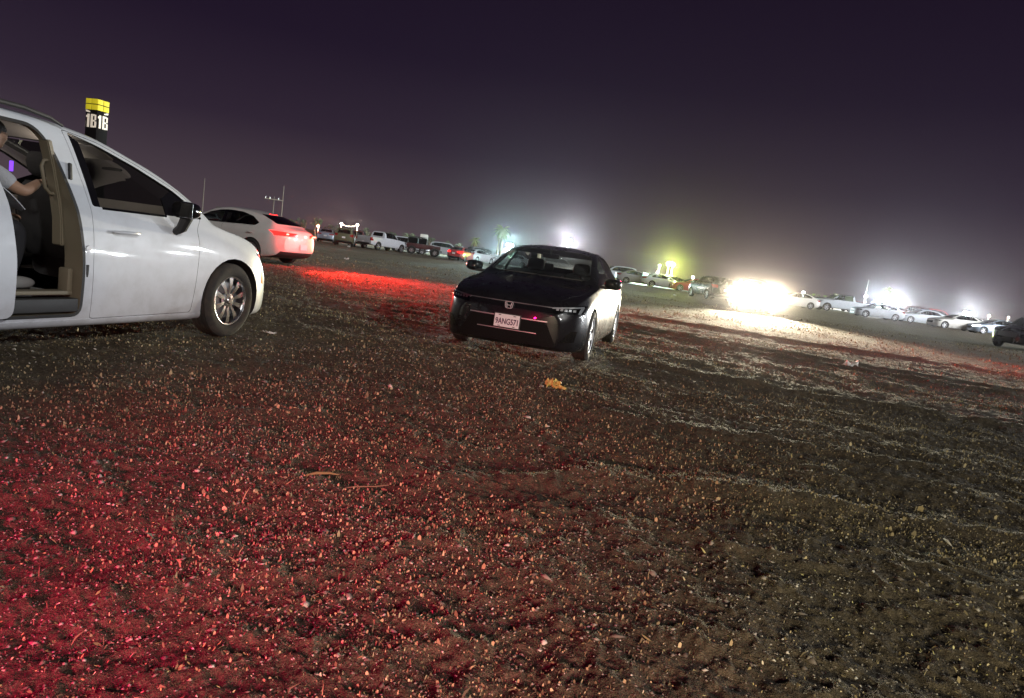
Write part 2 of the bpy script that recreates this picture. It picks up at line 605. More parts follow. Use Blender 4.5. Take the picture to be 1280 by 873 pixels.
def car_solid(sp, cabin=True, lod=0):
    """body shell with wheel arches and window openings cut; returns (mesh, base bmesh for patches)"""
    base = loft(sp, step=.06 if lod == 0 else .11, it=2 if lod == 0 else 1)
    me = bpy.data.meshes.new('body')
    base.to_mesh(me)
    me.materials.append(sp['paint'])
    if cabin:
        cav = loft(sp, inset=.045, step=.06 if lod == 0 else .11, it=2 if lod == 0 else 1)
        cm = bpy.data.meshes.new('cav'); cav.to_mesh(cm); cav.free()
        x0, x1, z0 = sp['cabin']
        cm = bool_me(cm, prism([(x0, z0), (x1, z0), (x1 + .02, 2.4), (x0, 2.4)], 'y', -.8, .8), 'INTERSECT')
        me = bool_me(me, cm, 'DIFFERENCE', sp.get('lining', M_INT))
    R = sp['arch']
    for (x, z) in sp['axles']:
        for s in (-1, 1):
            pl = [(x + R * math.cos(t), z + R * math.sin(t)) for t in [2 * PI * k / 28 for k in range(28)]]
            # open the arch downwards
            pl = [(px, pz if pz > z else pz - .2 * 0) for (px, pz) in pl]
            me = bool_me(me, prism(pl, 'y', s * .62, s * 1.3), 'DIFFERENCE', M_BLACK)
    return me, base

def cut_windows(me, sp):
    for w in sp['side_windows']:
        me = bool_me(me, prism(rounded(w['cut'], w.get('r', .03)), 'y', -1.4, 1.4), 'DIFFERENCE', M_BLACK)
    for k in ('front_window', 'rear_window'):
        if k in sp:
            poly, a, b = sp[k]
            me = bool_me(me, prism(rounded(poly, .05), 'x', a, b), 'DIFFERENCE', M_BLACK)
    return me

def add_panes(sp, base, parent, sh, gm, wm=None):
    for w in sp['side_windows']:
        for s in (1, -1):
            if s in w.get('skip', ()): continue
            for (poly, kind) in w['fill']:
                b = patch(base, poly, 'y', side_keep(s), .012)
                if not b.faces: b.free(); continue
                if kind == 'glass':
                    link('window_pane', finish(b, 50, sh), w.get('glass', gm), parent)
                else:
                    thicken(b, .01)
                    link('window_trim', finish(b, 40, sh), M_GLOSSB, parent)
    for k, nm, sg in (('front_window', 'windscreen', 1), ('rear_window', 'rear_window', -1)):
        if k in sp:
            poly, a, b_ = sp[k]
            lo, hi = min(a, b_), max(a, b_)
            b = patch(base, poly, 'x', lambda c, n: lo - .3 < c.x < hi + .3 and n.z > .1 and n.x * sg > .02, .012)
            if b.faces:
                link(nm, finish(b, 50, sh), (wm or M_GLASS) if sg > 0 else gm, parent)
            else: b.free()

def add_mirror(parent, x, y, z, s, paint, sh, big=1.0, bar=True):
    """door mirror: painted shell on an arm, glass facing rearwards"""
    bm = bmesh.new()
    pts = []
    for (dx, sy, sz) in ((.075, .30, .35), (.06, .62, .68), (.02, .92, .95), (-.03, 1.0, 1.0), (-.055, .98, .96)):
        pts.append((Vector((dx * big, 0, 0)), sy * .115 * big, sz * .075 * big))
    rings = []
    for c, a, b in pts:
        ring = []
        for k in range(16):
            t = 2 * PI * k / 16
            cs, sn = math.cos(t), math.sin(t)
            ring.append(bm.verts.new(c + Vector((-(.15 * cs * a * s * s), a * math.copysign(abs(cs) ** .7, cs), b * math.copysign(abs(sn) ** .7, sn)))))
        rings.append(ring)
    for i in range(len(rings) - 1):
        for k in range(16):
            bm.faces.new((rings[i][k], rings[i][(k + 1) % 16], rings[i + 1][(k + 1) % 16], rings[i + 1][k]))
    bm.faces.new(rings[0][::-1]); bm.faces.new(rings[-1])
    bmesh.ops.recalc_face_normals(bm, faces=bm.faces)
    mo = link('door_mirror', finish(bm, 45), paint, parent, (x + sh[0], s * y, z))
    bm = bmesh.new()
    if bar:
        add_box(bm, (.01, -s * .12 * big, -.055 * big), (.055, .16 * big, .04), bev=.012)
    else:
        add_tube(bm, [(0, 0, -.05 * big), (.005, -s * .06, -.16), (.01, -s * .13, -.20)], [.05, .045, .03], 8)
    link('mirror_arm', finish(bm, 40), M_BLACK, mo)
    bm = bmesh.new()
    add_box(bm, (-.057 * big, 0, 0), (.004, .20 * big, .125 * big), bev=.0015, seg=1)
    link('mirror_glass', finish(bm, 40), M_CHROME, mo)
    return mo

def plate(parent, loc, rz, text=None, tilt=0.0, w=.305, h=.152, m=None):
    bm = bmesh.new()
    add_box(bm, (0, 0, 0), (.006, w, h), bev=.0025, seg=1)
    p = link('licence_plate', finish(bm, 40), m or M_PLATE, parent, loc)
    p.rotation_euler = (0, tilt, rz)
    if text:
        me = text_mesh(text, .098, .0015, .0012)
        xs = [v.co.x for v in me.vertices]; ys = [v.co.y for v in me.vertices]
        sx = .272 / (max(xs) - min(xs)); sy = .070 / (max(ys) - min(ys)); cx = (max(xs) + min(xs)) / 2; cy = (max(ys) + min(ys)) / 2
        for v in me.vertices:
            v.co = Vector((.0045 + v.co.z, (v.co.x - cx) * sx, (v.co.y - cy) * sy - .008))
        link('plate_number', me, M_PLATEINK, p)
        bm = bmesh.new()
        for y in (-.09, .09):
            add_box(bm, (.004, y, .062), (.003, .03, .008))
            add_box(bm, (.004, y, -.064), (.003, .03, .007))
        link('plate_slots', finish(bm, None), M_BLACK, p)
    return p
# ----------------------------------------------------------------------------
# the white minivan on the left, sliding door open
# ----------------------------------------------------------------------------
VAN = dict(
    paint=M_WHITE, lining=M_GREYLIN,
    top=[(.97, .62), (.95, .72), (.88, .82), (.75, .90), (.5, .985), (.1, 1.085), (-.10, 1.13), (-.35, 1.31), (-1.0, 1.615), (-1.45, 1.725), (-1.9, 1.765), (-2.4, 1.77), (-3.3, 1.735), (-3.75, 1.68), (-3.92, 1.62), (-4.05, 1.38), (-4.14, 1.12), (-4.19, .9)],
    bot=[(.97, .32), (.9, .24), (.6, .19), (-.4, .185), (-2.6, .19), (-3.6, .23), (-4.1, .32), (-4.19, .42)],
    wmax=[(.97, .56), (.92, .72), (.80, .86), (.5, .955), (.1, .99), (-.5, .985), (-1.5, .982), (-3, .99), (-3.7, .975), (-4.05, .90), (-4.19, .80)],
    zsh=[(.97, .58), (.75, .82), (.4, .945), (0, 1.035), (-.4, 1.075), (-1, 1.085), (-1.6, 1.10), (-3, 1.14), (-4, 1.12), (-4.19, .8)],
    wsh=[(.97, .46), (.75, .76), (.4, .875), (0, .91), (-.5, .925), (-1.5, .93), (-3, .92), (-4, .84), (-4.19, .68)],
    wr=[(.97, .33), (.75, .58), (.3, .73), (-.1, .80), (-.4, .815), (-1.0, .75), (-1.7, .69), (-3, .66), (-3.9, .62), (-4.19, .56)],
    dz=[(.97, .03), (.5, .05), (0, .06), (-.35, .09), (-1, .10), (-1.5, .07), (-2.5, .05), (-3.9, .06), (-4.19, .10)],
    bowF=.24, bowF0=.2, bowR=.16, bowR0=-3.6, wsbow=[(.3, 0), (-.1, .10), (-.5, .12), (-1.2, .06), (-1.7, 0)],
    cabin=(-3.95, -.30, .44), arch=.415, axles=[(0, .37), (-3.0, .37)],
    side_windows=[
        dict(cut=[(-1.585, 1.125), (-.40, 1.125), (-.42, 1.185), (-.70, 1.345), (-1.05, 1.485), (-1.4, 1.595), (-1.655, 1.655)], r=.025,
             fill=[([(-1.50, 1.13), (-.84, 1.13), (-.86, 1.255), (-1.05, 1.355), (-1.3, 1.475), (-1.555, 1.57)], 'glass'),
                   ([(-1.59, 1.12), (-1.505, 1.12), (-1.565, 1.60), (-1.66, 1.66)], 'trim'),
                   ([(-.83, 1.12), (-.39, 1.12), (-.41, 1.19), (-.70, 1.35), (-.85, 1.27)], 'trim')]),
        dict(cut=[(-1.80, 1.16), (-2.90, 1.18), (-2.93, 1.60), (-1.93, 1.615)], r=.05, glass=M_PRIV, fill=[([(-1.80, 1.16), (-2.90, 1.18), (-2.93, 1.60), (-1.93, 1.615)], 'glass')], skip=(-1,)),
        dict(cut=[(-3.10, 1.20), (-3.78, 1.22), (-3.72, 1.52), (-3.60, 1.57), (-3.12, 1.59)], r=.05, glass=M_PRIV, fill=[([(-3.10, 1.20), (-3.78, 1.22), (-3.72, 1.52), (-3.60, 1.57), (-3.12, 1.59)], 'glass')]),
    ],
    front_window=([(-.74, 1.20), (-.60, 1.62), (.60, 1.62), (.74, 1.20)], -1.25, .25),
    rear_window=([(-.62, 1.14), (-.56, 1.55), (.56, 1.55), (.62, 1.14)], -4.4, -3.85),
)

def strip_along(pts, w, y0, y1):
    """thin band that follows a polyline in the x-z plane, as a closed solid"""
    A, B = [], []
    for i, p in enumerate(pts):
        a = Vector(pts[max(i - 1, 0)]); b = Vector(pts[min(i + 1, len(pts) - 1)])
        t = (b - a).normalized(); n = Vector((-t.y, t.x))
        A.append(tuple(Vector(p) + n * w / 2)); B.append(tuple(Vector(p) - n * w / 2))
    return prism(A + B[::-1], 'y', y0, y1)

def build_van(loc, yaw):
    root = empty('parked_minivan', loc, yaw)
    tag(root, 'white minivan with its side door slid open and a person inside', 'minivan')
    sp = VAN
    me, base = car_solid(sp)
    # keep the wall of the right side complete where the sliding door was
    wins = sp['side_windows']
    for w in wins:
        y0, y1 = (-1.4, 1.4) if w is not wins[1] else (.3, 1.4)
        me = bool_me(me, prism(rounded(w['cut'], w.get('r', .03)), 'y', y0, y1), 'DIFFERENCE', M_BLACK)
    for k in ('front_window', 'rear_window'):
        poly, a, b = sp[k]
        me = bool_me(me, prism(rounded(poly, .05), 'x', a, b), 'DIFFERENCE', M_BLACK)
    opening = rounded([(-1.70, .30), (-1.695, .7), (-1.74, 1.10), (-1.84, 1.50), (-1.93, 1.635), (-3.02, 1.64), (-3.05, .30)], .07, 4)
    grown = rounded([(-1.676, .275), (-1.671, .7), (-1.716, 1.11), (-1.817, 1.51), (-1.92, 1.66), (-3.045, 1.665), (-3.075, .275)], .09, 4)
    # sliding door leaf from the part of the wall it used to close, with its own pane
    leaf = bool_me(me, prism(opening, 'y', -1.4, -.84), 'INTERSECT', M_WHITE)
    lw = rounded([(-1.80, 1.16), (-2.90, 1.18), (-2.93, 1.60), (-1.93, 1.615)], .05)
    leaf_up = bool_me(me, prism(opening, 'y', -1.4, -.60), 'INTERSECT', M_WHITE)
    leaf_up = bool_me(leaf_up, prism(lw, 'y', -1.4, -.3), 'DIFFERENCE', M_BLACK)
    me = bool_me(me, prism(opening, 'y', -1.4, -.45), 'DIFFERENCE', M_BEIGE)
    ring = bool_me(me, prism(grown, 'y', -1.4, -.55), 'INTERSECT', M_BLACK)
    me = bool_me(me, prism(grown, 'y', -1.4, -.55), 'DIFFERENCE', M_BLACK)
    # front door
    dpoly = rounded([(-1.60, .255), (-1.607, 1.10), (-1.70, 1.668), (-1.40, 1.625), (-1.03, 1.51), (-.66, 1.365), (-.385, 1.20), (-.43, 1.12), (-.49, 1.03), (-.475, .9), (-.50, .6), (-.535, .27)], .03, 3)
    inner = rounded([(-1.596, .259), (-1.603, 1.10), (-1.695, 1.663), (-1.40, 1.620), (-1.03, 1.505), (-.66, 1.36), (-.39, 1.20), (-.434, 1.12), (-.494, 1.03), (-.479, .9), (-.504, .6), (-.538, .274)], .03, 3)
    dr = bool_me(me, prism(inner, 'y', -1.4, -.62), 'INTERSECT', M_WHITE)
    me = bool_me(me, prism(dpoly, 'y', -1.4, -.61), 'DIFFERENCE', M_BLACK)
    # bonnet seams and bumper seam
    for s in (1, -1):
        me = bool_me(me, prism([(-.36, s * .845), (.2, s * .80), (.62, s * .66), (.62, s * .654), (.2, s * .794), (-.36, s * .839)], 'z', .90, 1.4), 'DIFFERENCE', M_BLACK)
    shade(me, 28); shade(dr, 28); shade(leaf_up, 28)
    body = link('body', me, M_WHITE, root)
    link('door_seal', shade(ring), M_BLACK, root)
    ring.materials.clear(); ring.materials.append(M_BLACK); ring.materials.append(M_BEIGE)
    for f in ring.polygons:      # outer skin is the rubber seal, the jamb behind it is trim
        f.material_index = 1 if (f.center.y > -.86 and f.center.z < 1.15) or (f.normal.y > -.35) else 0
    door = link('front_door', dr, None, root)
    bm = bmesh.new()
    hp = [(-1.44, -.985, .945), (-1.42, -1.012, .947), (-1.30, -1.017, .949), (-1.21, -1.010, .949), (-1.19, -.985, .948)]
    add_tube(bm, hp, [.010, .013, .014, .013, .009], 8)
    link('door_handle', finish(bm, 60), M_WHITE, door)
    # the open leaf, slid back and outwards
    so = (-.58, -.085, 0)
    sd = link('sliding_door', leaf_up, None, root, so)
    tag(sd, 'white sliding side door slid back')
    b = patch(base, lw, 'y', side_keep(-1), .012)
    link('window_pane', finish(b, 50), M_PRIV, sd)
    bm = bmesh.new()
    add_tube(bm, [(-1.96, -.985, .955), (-1.98, -1.015, .957), (-2.16, -1.015, .957), (-2.18, -.985, .956)], [.01, .014, .014, .01], 8)
    link('door_handle', finish(bm, 60), M_WHITE, sd)
    # rail the door runs on
    bm = bmesh.new(); add_box(bm, (-3.40, -.955, 1.02), (.66, .03, .022))
    link('door_rail', finish(bm), M_BLACK, root)
    sp2 = dict(sp)
    add_panes(sp2, base, root, (0, 0, 0), M_SIDE, M_SIDE)
    # bright strip under the door glass and along the A-pillar
    b = patch(base, [(-1.50, 1.108), (-.84, 1.108), (-.84, 1.126), (-1.50, 1.126)], 'y', side_keep(-1), -.003)
    link('window_trim', finish(thicken(b, .008)), M_GLOSSB, root)
    # sills
    for s in (1, -1):
        b = patch(base, [(-2.55, .20), (-.46, .20), (-.46, .255), (-2.55, .255)], 'y', side_keep(s), -.006)
        link('side_sill', finish(thicken(b, .01)), M_WHITE, root)
    # headlights, grille, bumper lights, rear lights
    def fk(c, n): return c.x > .25 and n.x > .10
    for s in (1, -1):
        hl = [(s * .46, .735), (s * .82, .745), (s * .905, .83), (s * .89, .865), (s * .62, .815)]
        h = link('headlight', finish(thicken(patch(base, hl, 'x', fk, .002), .02)), M_GLOSSB, root)
        link('lamp_cover', finish(patch(base, hl, 'x', fk, -.004), 50), M_LENS, h)
        b = patch(base, [(s * .50, .742), (s * .82, .750), (s * .82, .764), (s * .50, .754)], 'x', fk, -.002)
        link('running_light', finish(b), M_CHROME, h)
        b = patch(base, [(s * .55, .36), (s * .80, .40), (s * .82, .47), (s * .60, .44)], 'x', fk, -.003)
        link('fog_light', finish(thicken(b, .01)), M_GLOSSB, root)
        b = patch(base, [(.50, .54), (.555, .53), (.545, .66), (.50, .67)], 'y', side_keep(s), -.004)
        link('side_marker', finish(thicken(b, .008)), M_AMBER, root)
        b = patch(base, [(s * .55, 1.02), (s * .86, 1.0), (s * .86, 1.16), (s * .60, 1.14)], 'x', lambda c, n: c.x < -3.7 and n.x < -.1, -.004)
        link('tail_light', finish(thicken(b, .012)), M_REDLENS, root)
        add_tube_obj('roof_rail', [(-3.75, s * .645, 1.665), (-3.65, s * .66, 1.73), (-2.6, s * .685, 1.765), (-2.0, s * .70, 1.755), (-1.80, s * .712, 1.725), (-1.70, s * .715, 1.688)], [.012, .018, .018, .018, .016, .010], M_BLACK, root)
    b = patch(base, rounded([(-.44, .62), (.44, .62), (.40, .76), (-.40, .76)], .03), 'x', fk, -.003)
    link('grille', finish(thicken(b, .01)), M_GLOSSB, root)
    b = patch(base, rounded([(-.50, .34), (.50, .34), (.44, .50), (-.44, .50)], .04), 'x', fk, -.003)
    link('lower_grille', finish(thicken(b, .01)), M_BLACK, root)
    b = patch(base, [(-.42, .70), (.42, .70), (.42, .725), (-.42, .725)], 'x', fk, -.012)
    link('grille_bar', finish(thicken(b, .01)), M_CHROME, root)
    b = patch(base, [(-.40, .60), (.40, .60), (.40, .76), (-.40, .76)], 'x', lambda c, n: c.x < -3.9 and n.x < -.2, -.004)
    link('rear_plate_panel', finish(thicken(b, .01)), M_BLACK, root)
    base.free()
    # door strikers and check strap plates on the pillar
    for (x, z, h) in ((-1.728, 1.36, .13), (-1.655, .62, .12)):
        bm = bmesh.new()
        add_box(bm, (x, (-.845 if z > 1 else -.974), z), (.026, .02, h), rot=Matrix.Rotation(.22 if z > 1 else 0, 4, 'Y') @ Matrix.Rotation(-.35 if z > 1 else .05, 4, 'X'), bev=.006)
        link('pillar_striker', finish(bm), M_BLACK, root)
    bm = bmesh.new(); add_lathe_y(bm, [(.001, -.983), (.024, -.983), (.028, -.975), (.03, -.96)], 16, (-1.652, 0, .80))
    link('striker_pin', finish(bm), M_GALLOY, root)
    add_mirror(root, -.78, 1.085, 1.19, -1, M_GLOSSB, (0, 0, 0), 1.0, bar=False)
    add_mirror(root, -.78, 1.085, 1.19, 1, M_GLOSSB, (0, 0, 0), 1.0, bar=False)
    for (x, st) in ((0, .06), (-3.0, 0)):
        put_wheel(root, x, -.865, .367, .235, .245, 10, False, M_ALLOY, st, spin=.35)
        put_wheel(root, x, .865, .367, .235, .245, 10, False, M_ALLOY, st, spin=.9)
    # underside, floor, trims
    bm = bmesh.new(); add_box(bm, (-2.1, 0, .425), (3.4, 1.56, .03)); link('cabin_floor', finish(bm), M_CARPET, root)
    bm = bmesh.new(); add_box(bm, (-2.37, -.865, .455), (1.30, .115, .030), bev=.01)
    add_box(bm, (-1.735, -.86, .54), (.045, .10, .20), bev=.015)
    link('sill_trim', finish(bm), M_BEIGE, root)
    bm = bmesh.new(); add_box(bm, (-2.37, -.935, .37), (1.30, .10, .10), bev=.01); link('step_panel', finish(bm), M_BLACK, root)
    pz = [(-1.712, .80), (-1.722, 1.0), (-1.757, 1.18), (-1.812, 1.40), (-1.862, 1.56)]
    bm = strip_along(pz, .04, -.795, -.70)
    bmesh.ops.bevel(bm, geom=bm.edges[:], offset=.008, segments=2, affect='EDGES')
    p = link('pillar_trim', finish(bm), M_BEIGE, root)
    add_tube_obj('grab_handle', [(-1.82, -.75, 1.42), (-1.865, -.75, 1.41), (-1.88, -.75, 1.37), (-1.845, -.75, 1.22), (-1.81, -.75, 1.18), (-1.77, -.75, 1.18)], .013, M_BEIGE, p)
    bm = bmesh.new(); add_box(bm, (-.62, 0, .96), (.50, 1.52, .26), bev=.06, seg=3)
    d = link('dashboard', finish(bm), M_BLACK, root)
    bm = bmesh.new(); add_box(bm, (-.88, -.02, 1.12), (.02, .26, .15), bev=.006); link('dash_screen', finish(bm), M_GLOSSB, d)
    add_tube_obj('seat_belt', [(-1.76, -.72, 1.50), (-1.70, -.70, 1.1), (-1.55, -.70, .75)], .012, M_BLACK, root)
    steering_wheel(root, (-1.02, .38, 1.07))
    seat(root, -1.36, -.40, .74, .54, M_SEAT, .20, .58)
    seat(root, -1.36, .40, .74, .54, M_SEAT, .20, .58)
    seat(root, -2.48, -.45, .70, .50, M_SEAT, .22, .60)
    seat(root, -2.48, .45, .70, .50, M_SEAT, .22, .60)
    seat(root, -3.42, 0, .70, 1.2, M_SEAT, .2, .56)
    bm = bmesh.new(); add_box(bm, (-1.55, -.30, 1.685), (.16, .26, .03), bev=.01)
    dl = link('dome_light', finish(bm), M_GREYLIN, root)
    bm = bmesh.new()
    for y in (-.36, -.25): add_box(bm, (-1.55, y, 1.667), (.07, .06, .012), bev=.004)
    link('dome_lens', finish(bm), emis('dome_lens_lit', (.9, .9, 1), 1.2), dl)
    bm = bmesh.new(); add_box(bm, (-1.16, .50, 1.37), (.02, .03, .09), bev=.006); link('violet_light', finish(bm), emis('violet_glow', (.22, .06, 1), 1.6), root)
    bm = bmesh.new(); add_box(bm, (-.58, 0, 1.50), (.03, .24, .07), bev=.02); link('rear_view_mirror', finish(bm), M_BLACK, root)
    bm = bmesh.new(); add_box(bm, (-1.18, -.38, 1.565), (.20, .36, .018), rot=('Y', .42), bev=.008); link('sun_visor', finish(bm), M_GREYLIN, root)
    return root

def add_tube_obj(name, pts, r, m, parent, n=8):
    bm = bmesh.new()
    add_tube(bm, pts, r, n)
    return link(name, finish(bm, 60), m, parent)

# ----------------------------------------------------------------------------
# sedans
# ----------------------------------------------------------------------------
def sedan_spec(paint, **kw):
    sp = dict(
        paint=paint, lining=M_INT,
        top=[(.87, .60), (.85, .665), (.78, .735), (.62, .79), (.3, .86), (-.1, .915), (-.36, .955), (-.6, 1.075), (-.95, 1.245), (-1.3, 1.365), (-1.75, 1.415), (-2.2, 1.405), (-2.55, 1.362), (-2.85, 1.265), (-3.15, 1.135), (-3.32, 1.075), (-3.45, 1.055), (-3.62, 1.04), (-3.74, .99), (-3.80, .88)],
        bot=[(.87, .19), (.80, .145), (.5, .13), (-2.7, .14), (-3.5, .23), (-3.74, .32), (-3.8, .42)],
        wmax=[(.87, .63), (.80, .76), (.65, .845), (.4, .88), (0, .897), (-1, .90), (-2.6, .90), (-3.2, .88), (-3.6, .81), (-3.8, .68)],
        zsh=[(.87, .56), (.72, .70), (.3, .79), (-.2, .86), (-.6, .895), (-1.5, .925), (-2.7, .955), (-3.3, .975), (-3.7, .94), (-3.8, .8)],
        wsh=[(.87, .56), (.72, .75), (.3, .81), (-.2, .83), (-1, .845), (-2, .845), (-2.7, .83), (-3.3, .77), (-3.8, .60)],
        wr=[(.87, .42), (.72, .61), (.3, .69), (-.2, .73), (-.6, .725), (-1.3, .635), (-1.75, .605), (-2.3, .595), (-2.9, .60), (-3.3, .66), (-3.8, .5)],
        dz=[(.87, .02), (.3, .045), (-.2, .05), (-.7, .07), (-1.3, .06), (-2.4, .05), (-3, .04), (-3.3, .03), (-3.8, .05)],
        bowF=.19, bowF0=.2, bowE=3.4, bowR=.2, bowR0=-3.0, wsbow=[(.1, 0), (-.35, .12), (-.8, .10), (-1.4, 0), (-2.4, 0), (-2.8, -.06), (-3.2, -.08), (-3.5, 0)],
        cabin=(-3.0, -.42, .30), arch=.355, axles=[(0, .317), (-2.735, .317)], wheel=(.317, .215, .218),
        crease=.006,
        side_windows=[dict(cut=[(-.62, .945), (-.86, 1.085), (-1.16, 1.235), (-1.45, 1.315), (-1.8, 1.348), (-2.2, 1.335), (-2.58, 1.25), (-2.86, 1.09), (-2.76, 1.005), (-1.6, .965)], r=.03,
                           fill=[([(-.66, .95), (-.88, 1.08), (-1.17, 1.225), (-1.45, 1.305), (-1.60, 1.32), (-1.635, .97)], 'glass'),
                                 ([(-1.60, 1.345), (-1.69, 1.345), (-1.735, .965), (-1.635, .965)], 'trim'),
                                 ([(-1.735, .97), (-1.69, 1.335), (-1.8, 1.338), (-2.2, 1.325), (-2.57, 1.24), (-2.84, 1.09), (-2.75, 1.01)], 'glass')])],
        front_window=([(-.70, .985), (-.58, 1.30), (-.40, 1.345), (.40, 1.345), (.58, 1.30), (.70, .985)], -1.28, .1),
        rear_window=([(-.60, 1.09), (-.50, 1.325), (.50, 1.325), (.60, 1.09)], -3.42, -2.42),
    )
    sp.update(kw)
    return sp

def front_face(root, base, kind, lit=False):
    def fk(c, n): return c.x > .2 and n.x > .10
    if kind == 'near':
        b = patch(base, rounded([(-.50, .585), (.50, .585), (.52, .635), (-.52, .635)], .012), 'x', fk, -.002)
        link('upper_grille', finish(thicken(b, .01)), M_GLOSSB, root)
        b = patch(base, rounded([(-.60, .20), (.60, .20), (.46, .47), (-.46, .47)], .03), 'x', fk, -.002)
        link('lower_grille', finish(thicken(b, .012)), mat('grille_mesh', (.006, .006, .006), .7, spec=.12, bump=.6, bscale=160), root)
        for (y, z, h, nm) in ((.47, .475, .012, 'grille_trim'), (.36, .325, .009, 'bumper_trim')):
            b = patch(base, [(-y, z), (y, z), (y, z + h), (-y, z + h)], 'x', fk, -.012)
            link(nm, finish(thicken(b, .008)), M_GALLOY, root)
        b = patch(base, [(-.50, .648), (.50, .648), (.50, .655), (-.50, .655)], 'x', fk, -.006)  # grey strip put in as the highlight along the bonnet edge
        link('bonnet_glint', finish(thicken(b, .006)), M_GALLOY, root)
    else:
        b = patch(base, [(-.42, .40), (.42, .40), (.46, .58), (-.46, .58)], 'x', fk, -.004)
        link('grille', finish(thicken(b, .01)), M_BLACK, root)
    for s in (1, -1):
        hl = [(s * .50, .585), (s * .84, .60), (s * .86, .70), (s * .80, .705), (s * .50, .655)]
        h = link('headlight', finish(thicken(patch(base, hl, 'x', fk, .0), .02)), M_GLOSSB, root)
        link('lamp_cover', finish(patch(base, hl, 'x', fk, -.006), 50), M_LENS, h)
        if kind == 'near':
            b = patch(base, [(s * .50, .638), (s * .82, .676), (s * .82, .694), (s * .50, .654)], 'x', fk, -.005)
            link('running_light', finish(thicken(b, .004)), M_SATIN, h)
            b = patch(base, [(s * .78, .605), (s * .805, .605), (s * .825, .68), (s * .80, .69)], 'x', fk, -.005)
            link('running_light', finish(thicken(b, .004)), M_SATIN, h)
            for k in range(5):
                y = s * (.56 + .045 * k)
                b = patch(base, [(y - .015, .625), (y + .015, .625), (y + .015, .650), (y - .015, .650)], 'x', fk, -.003)
                link('lamp_element', finish(thicken(b, .004)), M_SATIN, h)
            b = patch(base, [(s * .62, .25), (s * .78, .27), (s * .80, .40), (s * .74, .40)], 'x', fk, -.003)
            link('corner_vent', finish(thicken(b, .008)), M_GLOSSB, root)

